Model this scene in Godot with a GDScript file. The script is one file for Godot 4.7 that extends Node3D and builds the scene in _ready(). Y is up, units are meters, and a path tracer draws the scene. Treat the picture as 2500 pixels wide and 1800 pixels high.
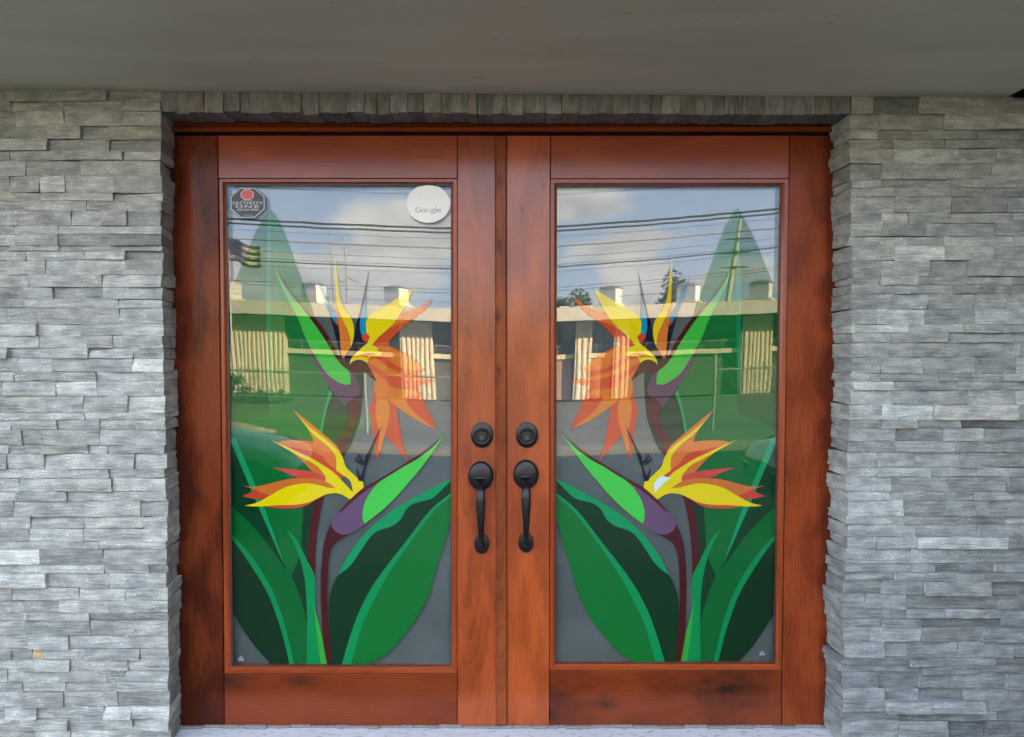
extends Node3D

var M := {}
var taken := {}
var art := []
var nz := FastNoiseLite.new()
var rng := RandomNumberGenerator.new()
const DOOR_Z := -0.13
const GLASS_Z := -0.146
const ART_Z := -0.168
const SILL := 0.3660
const ART_GAIN := 0.55


func _ready():
	# camera, sky, sun, exposure
	var cam := Camera3D.new()
	cam.name = "camera"
	cam.position = Vector3(0, 1.65, 2.68)
	cam.rotation_degrees = Vector3(-1.0, 0, 0)
	cam.fov = 48.455
	cam.near = 0.05
	cam.far = 900.0
	add_child(cam)
	var env := Environment.new()
	env.background_mode = Environment.BG_SKY
	var sky := Sky.new()
	var pano := PanoramaSkyMaterial.new()
	pano.panorama = sky_image()
	sky.sky_material = pano
	env.sky = sky
	env.tonemap_mode = Environment.TONE_MAPPER_LINEAR
	env.tonemap_exposure = 16.0
	env.sdfgi_enabled = true
	env.ssao_enabled = true
	env.ssil_enabled = true
	var we := WorldEnvironment.new()
	we.name = "world_environment"
	we.environment = env
	add_child(we)
	var sun := DirectionalLight3D.new()
	sun.name = "sun"
	sun.light_energy = 1.25
	sun.light_color = Color(1.0, 0.9, 0.74)
	sun.light_angular_distance = 0.5
	sun.shadow_enabled = true
	add_child(sun)
	sun.look_at_from_position(Vector3(7.8, 3.5, -5.2), Vector3.ZERO, Vector3.UP)
	nz.seed = 11
	nz.frequency = 1.0
	nz.fractal_octaves = 3
	rng.seed = 2024
	make_materials()
	make_ground()
	make_building()
	make_walls()
	make_lintel()
	make_frame()
	art_shapes()
	make_doors()
	make_street()


# ---------- helpers
func numbered(called: String) -> String:
	taken[called] = taken.get(called, -1) + 1
	return called if taken[called] == 0 else "%s_%03d" % [called, taken[called]]

func thing(called: String, label: String, category: String, at := Vector3.ZERO, group := "") -> Node3D:
	var o := Node3D.new()
	o.name = numbered(called)
	add_child(o)
	o.position = at
	tag(o, label, category, group)
	return o

func tag(o: Node, label: String, category: String, group := "") -> void:
	o.set_meta("label", label)
	o.set_meta("category", category)
	if group:
		o.set_meta("group", group)

func put(called: String, mesh: Mesh, mat: Material, parent: Node = self, at := Vector3.ZERO) -> MeshInstance3D:
	var o := MeshInstance3D.new()
	if parent == self:
		o.name = numbered(called)
	else:
		var n := 0
		var base := called
		while parent.has_node(NodePath(called)):
			n += 1
			called = "%s_%03d" % [base, n]
		o.name = called
	o.mesh = mesh
	o.material_override = null
	for i in mesh.get_surface_count():
		o.set_surface_override_material(i, mat)
	o.position = at
	parent.add_child(o, true)
	return o

# a part in a long row of alike pieces: the number is known
func put_nth(called: String, nth: int, mesh: Mesh, mat: Material, parent: Node) -> MeshInstance3D:
	var o := MeshInstance3D.new()
	o.name = called if nth == 0 else "%s_%03d" % [called, nth]
	o.mesh = mesh
	for i in mesh.get_surface_count():
		o.set_surface_override_material(i, mat)
	parent.add_child(o, true)
	return o

func group_node(called: String, parent: Node, at := Vector3.ZERO) -> Node3D:
	var o := Node3D.new()
	var n := 0
	var base := called
	while parent.has_node(NodePath(called)):
		n += 1
		called = "%s_%03d" % [base, n]
	o.name = called
	o.position = at
	parent.add_child(o, true)
	return o

func begin() -> SurfaceTool:
	var st := SurfaceTool.new()
	st.begin(Mesh.PRIMITIVE_TRIANGLES)
	return st

func done(st: SurfaceTool) -> ArrayMesh:
	st.generate_normals()
	return st.commit()

# corners run counter-clockwise seen from outside
func quad(st: SurfaceTool, a: Vector3, b: Vector3, c: Vector3, d: Vector3, ua := Vector2.ZERO, ub := Vector2.ZERO, uc := Vector2.ZERO, ud := Vector2.ZERO) -> void:
	var v := [a, c, b, a, d, c]
	var u := [ua, uc, ub, ua, ud, uc]
	for i in 6:
		st.set_uv(u[i])
		st.add_vertex(v[i])

func add_box(st: SurfaceTool, lo: Vector3, hi: Vector3, bevel := 0.0) -> void:
	var b := minf(bevel, 0.45 * minf(hi.x - lo.x, minf(hi.y - lo.y, hi.z - lo.z)))
	st.set_smooth_group(-1)
	if b <= 0.0:
		var p := func(i: int, j: int, k: int) -> Vector3: return Vector3(hi.x if i else lo.x, hi.y if j else lo.y, hi.z if k else lo.z)
		quad(st, p.call(0, 0, 1), p.call(1, 0, 1), p.call(1, 1, 1), p.call(0, 1, 1))
		quad(st, p.call(1, 0, 0), p.call(0, 0, 0), p.call(0, 1, 0), p.call(1, 1, 0))
		quad(st, p.call(1, 0, 1), p.call(1, 0, 0), p.call(1, 1, 0), p.call(1, 1, 1))
		quad(st, p.call(0, 0, 0), p.call(0, 0, 1), p.call(0, 1, 1), p.call(0, 1, 0))
		quad(st, p.call(0, 1, 1), p.call(1, 1, 1), p.call(1, 1, 0), p.call(0, 1, 0))
		quad(st, p.call(0, 0, 0), p.call(1, 0, 0), p.call(1, 0, 1), p.call(0, 0, 1))
		return
	# faces pulled in by the bevel, then edge strips and corner triangles
	var c := (lo + hi) / 2.0
	var h := (hi - lo) / 2.0
	var axes := [Vector3.RIGHT, Vector3.UP, Vector3.BACK]
	for ax in 3:
		var n: Vector3 = axes[ax]
		var u: Vector3 = axes[(ax + 1) % 3]
		var w: Vector3 = axes[(ax + 2) % 3]
		for s in [1.0, -1.0]:
			var o: Vector3 = c + n * s * h[ax]
			var eu: Vector3 = u * (h[(ax + 1) % 3] - b) * s
			var ew: Vector3 = w * (h[(ax + 2) % 3] - b)
			quad(st, o - eu - ew, o + eu - ew, o + eu + ew, o - eu + ew)
	for ax in 3:
		var a: Vector3 = axes[ax]
		var u: Vector3 = axes[(ax + 1) % 3]
		var w: Vector3 = axes[(ax + 2) % 3]
		var ha: Vector3 = a * (h[ax] - b)
		for su in [1.0, -1.0]:
			for sw in [1.0, -1.0]:
				var p1: Vector3 = c + u * su * h[(ax + 1) % 3] + w * sw * (h[(ax + 2) % 3] - b)
				var p2: Vector3 = c + u * su * (h[(ax + 1) % 3] - b) + w * sw * h[(ax + 2) % 3]
				if su * sw > 0:
					quad(st, p1 - ha, p1 + ha, p2 + ha, p2 - ha)
				else:
					quad(st, p1 + ha, p1 - ha, p2 - ha, p2 + ha)
	for sx in [1.0, -1.0]:
		for sy in [1.0, -1.0]:
			for sz in [1.0, -1.0]:
				var s := Vector3(sx, sy, sz)
				var k: Vector3 = c + h * s
				var px: Vector3 = k - Vector3(0, b * sy, b * sz)
				var py: Vector3 = k - Vector3(b * sx, 0, b * sz)
				var pz: Vector3 = k - Vector3(b * sx, b * sy, 0)
				var t := [px, pz, py] if sx * sy * sz > 0 else [px, py, pz]
				for q in t:
					st.set_uv(Vector2.ZERO)
					st.add_vertex(q)

func box(lo: Vector3, hi: Vector3, bevel := 0.0) -> ArrayMesh:
	var st := begin()
	add_box(st, lo, hi, bevel)
	return done(st)

# rings of points joined to a skin; caps on both ends
func add_loft(st: SurfaceTool, rings: Array, closed := true, caps := true) -> void:
	st.set_smooth_group(1)
	for i in rings.size() - 1:
		var a: PackedVector3Array = rings[i]
		var b: PackedVector3Array = rings[i + 1]
		var n := a.size()
		for k in (n if closed else n - 1):
			var l := (k + 1) % n
			quad(st, a[k], a[l], b[l], b[k])
	if caps:
		for e in 2:
			var r: PackedVector3Array = rings[0] if e == 0 else rings[-1]
			var mid := Vector3.ZERO
			for p in r:
				mid += p / r.size()
			st.set_smooth_group(2 + e)
			for k in r.size():
				var l := (k + 1) % r.size()
				var t := [mid, r[k], r[l]] if e == 0 else [mid, r[l], r[k]]
				for q in t:
					st.set_uv(Vector2.ZERO)
					st.add_vertex(q)

func ring(at: Vector3, u: Vector3, w: Vector3, n: int) -> PackedVector3Array:
	var r := PackedVector3Array()
	for k in n:
		var a := TAU * k / n
		r.append(at + u * cos(a) + w * sin(a))
	return r

# a tube along points; radii one for each point
func add_tube(st: SurfaceTool, pts: Array, radii: Array, n := 8) -> void:
	var rings := []
	for i in pts.size():
		var d: Vector3 = (pts[mini(i + 1, pts.size() - 1)] - pts[maxi(i - 1, 0)]).normalized()
		var u := d.cross(Vector3.UP if absf(d.y) < 0.9 else Vector3.RIGHT).normalized()
		var w := d.cross(u).normalized()
		rings.append(ring(pts[i], u * radii[mini(i, radii.size() - 1)], w * radii[mini(i, radii.size() - 1)], n))
	add_loft(st, rings)

func tube(pts: Array, radii: Array, n := 8) -> ArrayMesh:
	var st := begin()
	add_tube(st, pts, radii, n)
	return done(st)

# an oval turned profile, axis towards +z: rows of (share of the radius, height)
func turned(rx: float, ry: float, profile: Array, n := 40) -> ArrayMesh:
	var st := begin()
	var g := 4
	for i in profile.size() - 1:
		var p: Array = profile[i]
		var q: Array = profile[i + 1]
		if i > 0:
			var o: Array = profile[i - 1]
			var a := Vector2((p[0] - o[0]) * rx, p[1] - o[1]).normalized()
			var b := Vector2((q[0] - p[0]) * rx, q[1] - p[1]).normalized()
			if a.dot(b) < 0.9:
				g += 1
		st.set_smooth_group(g)
		var ra := ring(Vector3(0, 0, p[1]), Vector3(rx * p[0], 0, 0), Vector3(0, ry * p[0], 0), n)
		var rb := ring(Vector3(0, 0, q[1]), Vector3(rx * q[0], 0, 0), Vector3(0, ry * q[0], 0), n)
		for k in n:
			var l := (k + 1) % n
			quad(st, ra[k], ra[l], rb[l], rb[k])
	return done(st)

# a flat sheet cut to a smooth outline through the points; sharp turns stay sharp
func smooth_outline(p: PackedVector2Array) -> PackedVector2Array:
	var n := p.size()
	var out := PackedVector2Array()
	var sharp := []
	for i in n:
		var a := (p[i] - p[(i + n - 1) % n]).normalized()
		var b := (p[(i + 1) % n] - p[i]).normalized()
		sharp.append(a.dot(b) < 0.62)
	for i in n:
		var p0 := p[(i + n - 1) % n]
		var p1 := p[i]
		var p2 := p[(i + 1) % n]
		var p3 := p[(i + 2) % n]
		var len := p1.distance_to(p2)
		var m1 := Vector2.ZERO
		var m2 := Vector2.ZERO
		if not sharp[i]:
			m1 = (p2 - p0).normalized() * len
		else:
			m1 = p2 - p1
		if not sharp[(i + 1) % n]:
			m2 = (p3 - p1).normalized() * len
		else:
			m2 = p2 - p1
		if sharp[i] and not sharp[(i + 1) % n]:
			m1 = (p2 - p1) * 1.5 - m2 * 0.5
		if sharp[(i + 1) % n] and not sharp[i]:
			m2 = (p2 - p1) * 1.5 - m1 * 0.5
		var steps := 1 if len < 4.0 else 5
		for s in steps:
			var t := float(s) / steps
			var t2 := t * t
			var t3 := t2 * t
			out.append(p1 * (2 * t3 - 3 * t2 + 1) + m1 * (t3 - 2 * t2 + t) + p2 * (-2 * t3 + 3 * t2) + m2 * (t3 - t2))
	return out

func sheet(outline: PackedVector2Array, z: float, mirrored: bool, clip: PackedVector2Array) -> ArrayMesh:
	var st := begin()
	st.set_smooth_group(-1)
	var pieces: Array = [outline]
	if clip.size():
		pieces = Geometry2D.intersect_polygons(outline, clip)
	var any := false
	for poly in pieces:
		var tri := Geometry2D.triangulate_polygon(poly)
		for i in range(0, tri.size(), 3):
			var q := [poly[tri[i]], poly[tri[i + 1]], poly[tri[i + 2]]]
			var v := []
			for e in q:
				v.append(Vector3(-e.x if mirrored else e.x, e.y, z))
			var up: float = (v[1] - v[0]).cross(v[2] - v[0]).z
			if absf(up) < 1e-10:
				continue
			any = true
			for e in ([v[0], v[2], v[1]] if up > 0 else v):
				st.set_uv(Vector2(e.x, e.y))
				st.add_vertex(e)
	return done(st) if any else null

func lettering(text: String, font: Font, size: Vector2, depth := 0.0006) -> Array:
	var tm := TextMesh.new()
	tm.text = text
	tm.font = font
	tm.font_size = 48
	tm.pixel_size = 0.001
	tm.depth = 0.01
	tm.curve_step = 1.0
	var ab := tm.get_aabb()
	var sc := Vector3(size.x / ab.size.x, size.y / ab.size.y, depth / 0.01)
	return [tm, sc, -(ab.position + ab.size / 2.0) * sc]

func put_text(called: String, text: String, font: Font, size: Vector2, at: Vector3, mat: Material, parent: Node) -> void:
	var l := lettering(text, font, size)
	var o := put(called, l[0], mat, parent, at + l[2])
	o.scale = l[1]

func plain(c: Color, rough := 0.8, metal := 0.0) -> StandardMaterial3D:
	var m := StandardMaterial3D.new()
	m.albedo_color = c.linear_to_srgb()
	m.roughness = rough
	m.metallic = metal
	return m

func lin(r: float, g: float, b: float) -> Color:
	return Color(r, g, b)

func noise_tex(a: Color, b: Color, freq: float, size := 512, octaves := 5, seed_ := 3) -> NoiseTexture2D:
	var n := FastNoiseLite.new()
	n.seed = seed_
	n.frequency = freq
	n.fractal_octaves = octaves
	var t := NoiseTexture2D.new()
	t.width = size
	t.height = size
	t.seamless = true
	t.noise = n
	var g := Gradient.new()
	g.set_color(0, a.linear_to_srgb())
	g.set_color(1, b.linear_to_srgb())
	t.color_ramp = g
	return t

func mottled(a: Color, b: Color, freq: float, scale: float, rough := 0.9, seed_ := 3) -> StandardMaterial3D:
	var m := plain(Color.WHITE, rough)
	m.albedo_texture = noise_tex(a, b, freq, 512, 5, seed_)
	m.uv1_triplanar = true
	m.uv1_world_triplanar = true
	m.uv1_scale = Vector3.ONE * scale
	return m


# ---------- sky
func sky_image() -> ImageTexture:
	var w := 1536
	var h := 768
	var im := Image.create_empty(w, h, false, Image.FORMAT_RGBF)
	var n := FastNoiseLite.new()
	n.seed = 21
	n.frequency = 1.0
	n.fractal_octaves = 6
	n.fractal_gain = 0.52
	for y in h:
		var el := (0.5 - (y + 0.5) / h) * PI
		var se := sin(el)
		var ce := cos(el)
		for x in w:
			var c := Color(0.12, 0.115, 0.105)
			if el > -0.01:
				var k := pow(1.0 - clampf(se, 0.0, 1.0), 3.0)
				c = Color(0.15, 0.22, 0.36).lerp(Color(0.29, 0.345, 0.405), k)
				var f := ((x + 0.5) / w - 0.5) * TAU
				var d := Vector3(sin(f) * ce, se, -cos(f) * ce)
				# cloud layer: low banks of cumulus, thinner overhead
				var v := n.get_noise_3d(d.x * 3.4 + 4.0, d.y * 9.0, d.z * 3.4 - 2.5)
				var v2 := n.get_noise_3d(d.x * 9.0, d.y * 22.0 + 7.0, d.z * 9.0)
				var lift := 0.46 * exp(-pow(el / 0.135, 4.0)) - 0.03
				var dens := clampf((v + 0.22 * v2 + lift) * 4.2, 0.0, 1.0)
				dens = dens * dens * (3.0 - 2.0 * dens)
				var bright := clampf(0.45 + 1.1 * v2 + 0.5 * (1.0 - dens) + 1.8 * (el - 0.07), 0.0, 1.0)
				c = c.lerp(Color(0.24, 0.245, 0.255).lerp(Color(0.47, 0.45, 0.42), bright), dens * 0.95)
			im.set_pixel(x, y, c)
	return ImageTexture.create_from_image(im)


# ---------- materials
func make_materials() -> void:
	M.stone = stone_material()
	M.mortar = plain(lin(0.045, 0.043, 0.04), 0.95)
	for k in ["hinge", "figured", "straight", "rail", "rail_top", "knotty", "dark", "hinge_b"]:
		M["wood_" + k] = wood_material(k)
	M.groove = plain(lin(0.02, 0.007, 0.004), 0.7)
	M.black_metal = plain(lin(0.007, 0.007, 0.0075), 0.29)
	M.black_metal.metallic_specular = 0.36
	M.black = plain(lin(0.004, 0.004, 0.004), 0.8)
	M.black.metallic_specular = 0.1
	M.gasket = plain(lin(0.008, 0.008, 0.009), 0.5)
	var g := StandardMaterial3D.new()
	g.transparency = BaseMaterial3D.TRANSPARENCY_ALPHA
	g.albedo_color = Color(0.9, 0.95, 0.95, 0.0)
	g.roughness = 0.0
	g.metallic_specular = 0.36
	M.glass = g
	var film := plain(Color.WHITE, 0.6)
	film.metallic_specular = 0.49
	film.roughness = 0.0
	film.albedo_texture = noise_tex(lin(0.040, 0.051, 0.047), lin(0.074, 0.088, 0.082), 0.006, 512, 4, 9)
	film.uv1_triplanar = true
	film.uv1_world_triplanar = true
	film.uv1_scale = Vector3(0.6, 0.6, 0.6)
	M.film = film
	M.white_paint = plain(lin(0.72, 0.72, 0.70), 0.6)
	M.soffit = soffit_material()
	M.sill = sill_material()
	M.concrete = mottled(lin(0.018, 0.017, 0.016), lin(0.032, 0.03, 0.028), 0.02, 0.35, 0.9, 5)
	M.asphalt = mottled(lin(0.045, 0.045, 0.046), lin(0.075, 0.073, 0.07), 0.06, 0.5, 0.92, 6)
	M.lot = mottled(lin(0.10, 0.097, 0.09), lin(0.15, 0.145, 0.135), 0.05, 0.2, 0.92, 8)
	M.grass = mottled(lin(0.09, 0.19, 0.035), lin(0.18, 0.30, 0.07), 0.05, 0.4, 0.95, 7)
	M.kerb = mottled(lin(0.17, 0.16, 0.135), lin(0.24, 0.225, 0.19), 0.03, 0.4, 0.9, 4)
	M.plaster = mottled(lin(0.30, 0.28, 0.25), lin(0.36, 0.34, 0.30), 0.01, 0.3, 0.9, 12)
	M.added_wing = mottled(lin(0.07, 0.068, 0.065), lin(0.11, 0.105, 0.10), 0.01, 0.3, 0.9, 13)
	M.cream = plain(lin(0.80, 0.70, 0.50), 0.6)
	M.shed = plain(lin(0.10, 0.105, 0.10), 0.85)
	M.fascia = mottled(lin(0.64, 0.60, 0.52), lin(0.73, 0.69, 0.60), 0.01, 0.2, 0.7, 15)
	M.roofing = plain(lin(0.30, 0.29, 0.27), 0.7)
	M.pane = plain(lin(0.05, 0.06, 0.065), 0.15)
	M.pinkish = plain(lin(0.45, 0.30, 0.24), 0.7)
	M.galvanised = plain(lin(0.30, 0.31, 0.30), 0.5, 0.2)
	M.cable = plain(lin(0.035, 0.035, 0.035), 0.7)
	M.cable_pale = plain(lin(0.34, 0.29, 0.2), 0.7)
	M.pole = plain(lin(0.62, 0.58, 0.46), 0.8)
	M.pole_dark = plain(lin(0.10, 0.075, 0.055), 0.9)
	M.bark = plain(lin(0.08, 0.06, 0.045), 0.95)
	M.leaf_far = plain(lin(0.045, 0.07, 0.035), 0.8)
	M.shrub = plain(lin(0.05, 0.10, 0.03), 0.8)
	M.paint_dark = plain(lin(0.016, 0.03, 0.03), 0.25)
	M.paint_dark.clearcoat_enabled = true
	M.paint_dark.clearcoat = 1.0
	M.paint_dark.clearcoat_roughness = 0.05
	M.tyre = plain(lin(0.02, 0.02, 0.02), 0.9)
	M.rim = plain(lin(0.5, 0.5, 0.5), 0.3, 0.8)
	M.teal = plain(lin(0.08, 0.35, 0.42), 0.6)
	M.red = plain(lin(0.06, 0.013, 0.013), 0.7)
	M.navy = plain(lin(0.02, 0.03, 0.10), 0.7)

func stone_material() -> StandardMaterial3D:
	var s := 768
	var col := Image.create_empty(s, s, false, Image.FORMAT_RGB8)
	var hgt := Image.create_empty(s, s, false, Image.FORMAT_L8)
	var a := FastNoiseLite.new()
	a.seed = 5
	a.frequency = 0.01
	a.fractal_octaves = 4
	var b := FastNoiseLite.new()
	b.seed = 8
	b.frequency = 0.05
	b.fractal_octaves = 3
	for y in s:
		for x in s:
			var bend := a.get_noise_2d(x * 0.9, y * 1.2) * 7.0
			var bed := b.get_noise_2d(x * 0.16, (y + bend) * 2.6)
			var fine := b.get_noise_2d(x * 3.0 + 900.0, (y + bend) * 8.0)
			var broad := a.get_noise_2d(x * 1.4 + 500.0, y * 3.0)
			var fleck := b.get_noise_2d(x * 1.5 + 300.0, (y + bend * 0.5) * 3.8 + 700.0)
			var v := 0.36 * (1.0 + 0.24 * bed + 0.26 * fine + 0.46 * broad)
			var wv := clampf((fleck - 0.44 + 0.25 * minf(broad, 0.3)) * 5.0, 0.0, 1.0)
			var warm := clampf(broad * 0.5 + bed * 0.3, -0.3, 0.3)
			var c := Color(v * (1.0 + 0.05 * warm), v * 1.01, v * (1.02 - 0.08 * warm))
			c = c.lerp(Color(0.88, 0.88, 0.86), wv * 0.75)
			col.set_pixel(x, y, c.linear_to_srgb())
			var hh := clampf(0.5 + 0.42 * bed + 0.26 * fine + 0.2 * broad, 0.0, 1.0)
			hgt.set_pixel(x, y, Color(hh, hh, hh))
	var m := StandardMaterial3D.new()
	m.albedo_texture = ImageTexture.create_from_image(col)
	m.vertex_color_use_as_albedo = true
	m.roughness = 0.72
	m.heightmap_enabled = true
	m.heightmap_texture = ImageTexture.create_from_image(hgt)
	m.heightmap_scale = 0.27
	return m

func wood_material(kind: String) -> StandardMaterial3D:
	var w := 176
	var h := 1024
	var col := Image.create_empty(w, h, false, Image.FORMAT_RGB8)
	var n := FastNoiseLite.new()
	n.seed = hash(kind) % 1000
	n.frequency = 1.0
	n.fractal_octaves = 3
	var f := FastNoiseLite.new()
	f.seed = 77
	f.frequency = 1.0
	f.fractal_octaves = 2
	var width := 0.14
	var length := 2.0
	var s0 := 0.2
	var depth := 0.02
	var tilt := 0.0
	var freq := 90.0
	var light := Color(0.165, 0.030, 0.007)
	var dark := Color(0.075, 0.012, 0.003)
	var blotch := 0.35
	var lower_dark := 0.0
	match kind:
		"hinge":
			s0 = -0.05
			blotch = 0.65
			light = Color(0.165, 0.033, 0.010)
			dark = Color(0.045, 0.009, 0.004)
			lower_dark = 0.5
		"hinge_b":
			s0 = 0.22
			blotch = 0.5
			light = Color(0.225, 0.044, 0.012)
			dark = Color(0.075, 0.013, 0.005)
		"figured":
			s0 = 0.035
			depth = 0.0
			tilt = 0.10
			freq = 70.0
			light = Color(0.30, 0.060, 0.014)
			dark = Color(0.12, 0.021, 0.006)
			blotch = 0.5
		"straight":
			s0 = 0.3
			light = Color(0.345, 0.068, 0.014)
			dark = Color(0.15, 0.027, 0.006)
			blotch = 0.5
		"rail":
			s0 = -0.12
			length = 0.85
			blotch = 0.3
		"rail_top":
			s0 = -0.12
			length = 0.85
			light = Color(0.25, 0.048, 0.012)
			dark = Color(0.11, 0.018, 0.005)
		"knotty":
			s0 = 0.25
			length = 0.85
			blotch = 0.5
		"dark":
			width = 0.04
			s0 = 0.02
			tilt = 0.05
			freq = 120.0
			light = Color(0.225, 0.054, 0.017)
			dark = Color(0.06, 0.014, 0.006)
	var knots := []
	if kind == "knotty":
		knots = [[0.043, 0.66, 0.012, 0.062], [0.085, 0.205, 0.005, 0.016], [0.070, 0.0, 0.010, 0.03], [0.115, 0.0, 0.010, 0.03], [0.03, 0.58, 0.002, 0.035]]
	elif kind == "dark":
		knots = [[0.015, 0.155, 0.004, 0.008], [0.013, 0.37, 0.006, 0.011], [0.010, 0.61, 0.005, 0.009], [0.014, 0.79, 0.004, 0.008]]
	elif kind == "straight":
		knots = [[0.12, 0.17, 0.0015, 0.004], [0.05, 0.25, 0.0015, 0.006]]
	elif kind == "hinge":
		knots = [[0.10, 0.26, 0.002, 0.008], [0.09, 1.93, 0.004, 0.012]]
	elif kind == "rail":
		knots = [[0.015, 0.02, 0.002, 0.03], [0.02, 0.28, 0.002, 0.02]]
	for y in h:
		var t := (y + 0.5) / h * length
		for x in w:
			var s := (x + 0.5) / w * width
			var warp := n.get_noise_2d(s * 14.0, t * 2.2) * 0.022 + n.get_noise_2d(s * 40.0 + 50.0, t * 9.0) * 0.003
			var ss := s - s0 + warp
			var dd := depth + tilt * (t - length * 0.45) + n.get_noise_2d(3.0, t * 2.0) * 0.02
			var r := sqrt(ss * ss + dd * dd)
			var shade := 0.0
			for k in knots:
				var off: Vector2 = Vector2(s - k[0], (t - k[1]) * 0.36)
				var d: float = off.length() + 0.4 * k[3] * n.get_noise_2d(s * 30.0 + 7.0, t * 12.0)
				r += k[3] * 0.55 * exp(-pow(d / k[3], 2.0) * 0.8)
				shade = maxf(shade, maxf(exp(-pow(d / k[2], 2.0)), 0.66 * exp(-pow(d / k[3], 2.0))))
			var q := fposmod(r * freq, 1.0)
			var late := pow(q, 2.5) * (1.0 - smoothstep(0.93, 1.0, q))
			var fibre := f.get_noise_2d(s * 700.0, t * 14.0)
			var bl := clampf(0.5 + n.get_noise_2d(s * 9.0 + 20.0, t * 2.6 + 5.0) * 1.5, 0.0, 1.0)
			var mixv := clampf(0.30 * late + 0.20 * fibre + 0.05 + blotch * bl * 0.9, 0.0, 1.0)
			# tone mixed darker towards the lower end of the board
			mixv = clampf(mixv + lower_dark * smoothstep(0.9, 1.7, t + 0.5 * n.get_noise_2d(s * 12.0, t * 1.5)), 0.0, 1.0)
			# outer edge darkened: grime plus painted shade beside the stone, in one tone
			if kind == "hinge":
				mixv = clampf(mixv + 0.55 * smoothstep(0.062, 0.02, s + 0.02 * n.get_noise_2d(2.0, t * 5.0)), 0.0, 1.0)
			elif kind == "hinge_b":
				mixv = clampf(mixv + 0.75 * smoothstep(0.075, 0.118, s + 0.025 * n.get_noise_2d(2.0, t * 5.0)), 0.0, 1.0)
			var c := light.lerp(dark, mixv) * 0.9
			c = c.lerp(Color(0.018, 0.007, 0.005), clampf(shade, 0.0, 0.92))
			col.set_pixel(x, y, c.linear_to_srgb())
	var m := StandardMaterial3D.new()
	m.albedo_texture = ImageTexture.create_from_image(col)
	m.roughness = 0.6
	m.metallic_specular = 0.1
	m.clearcoat_enabled = true
	m.clearcoat = 0.16 if kind.begins_with("hinge") or kind == "dark" else 0.65 if kind in ["figured", "straight"] else 0.5
	m.clearcoat_roughness = 0.16
	m.texture_repeat = true
	return m

func soffit_material() -> StandardMaterial3D:
	var w := 1024
	var h := 256
	var col := Image.create_empty(w, h, false, Image.FORMAT_RGB8)
	var n := FastNoiseLite.new()
	n.seed = 4
	n.frequency = 0.01
	n.fractal_octaves = 4
	for y in h:
		for x in w:
			var v := 0.57 * (1.0 + 0.12 * n.get_noise_2d(x * 0.5, y * 1.3) + 0.025 * n.get_noise_2d(x * 0.4 + 90.0, y * 26.0))
			var spot := n.get_noise_2d(x * 5.0 + 40.0, y * 9.0)
			v *= 1.0 - 0.3 * clampf((spot - 0.56) * 9.0, 0.0, 1.0)
			# ragged darker band close to the wall
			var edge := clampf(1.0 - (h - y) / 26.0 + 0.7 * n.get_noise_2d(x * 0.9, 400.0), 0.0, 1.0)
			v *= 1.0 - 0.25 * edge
			col.set_pixel(x, y, Color(v * 1.05, v * 0.985, v * 0.78).linear_to_srgb())
	var m := StandardMaterial3D.new()
	m.albedo_texture = ImageTexture.create_from_image(col)
	m.roughness = 0.55
	return m

func sill_material() -> StandardMaterial3D:
	var w := 1024
	var h := 256
	var col := Image.create_empty(w, h, false, Image.FORMAT_RGB8)
	var n := FastNoiseLite.new()
	n.seed = 14
	n.frequency = 0.01
	n.fractal_octaves = 4
	for y in h:
		for x in w:
			var c := Color(0.42, 0.415, 0.42) * (1.0 + 0.08 * n.get_noise_2d(x * 1.0, y * 2.0))
			var worn := clampf((n.get_noise_2d(x * 4.0 + 40.0, y * 9.0) - 0.33) * 8.0, 0.0, 1.0)
			var streak := clampf((n.get_noise_2d(x * 1.2 + 500.0, y * 14.0) - 0.28) * 4.0, 0.0, 1.0)
			c = c.lerp(Color(0.16, 0.15, 0.15), worn * 0.8)
			c = c.lerp(Color(0.33, 0.33, 0.36), streak * 0.6)
			col.set_pixel(x, y, c.linear_to_srgb())
	var m := StandardMaterial3D.new()
	m.albedo_texture = ImageTexture.create_from_image(col)
	m.roughness = 0.6
	return m


# ---------- the ground
func structure(called: String, mesh: Mesh, mat: Material, kind := "structure") -> MeshInstance3D:
	var o := put(called, mesh, mat)
	o.set_meta("kind", kind)
	return o

func flat(lo: Vector2, hi: Vector2, y: float) -> ArrayMesh:
	var st := begin()
	st.set_smooth_group(-1)
	quad(st, Vector3(lo.x, y, hi.y), Vector3(hi.x, y, hi.y), Vector3(hi.x, y, lo.y), Vector3(lo.x, y, lo.y))
	return done(st)

func make_ground() -> void:
	structure("ground", flat(Vector2(-500, -500), Vector2(500, 500), -0.06), M.lot)
	structure("pavement", box(Vector3(-40, -0.2, -0.2), Vector3(40, 0.0, 3.6), 0.01), M.concrete)
	structure("road", flat(Vector2(-60, 3.6), Vector2(60, 11.2), -0.052), M.asphalt)
	structure("kerb", box(Vector3(-60, -0.2, 11.2), Vector3(60, 0.03, 12.1), 0.01), M.kerb)
	structure("grass", flat(Vector2(-60, 12.1), Vector2(-3.4, 20.5), -0.045), M.grass)
	structure("landing", box(Vector3(-3.0, 0.0, 0.16), Vector3(3.0, SILL - 0.19, 1.7), 0.008), M.concrete)


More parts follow.
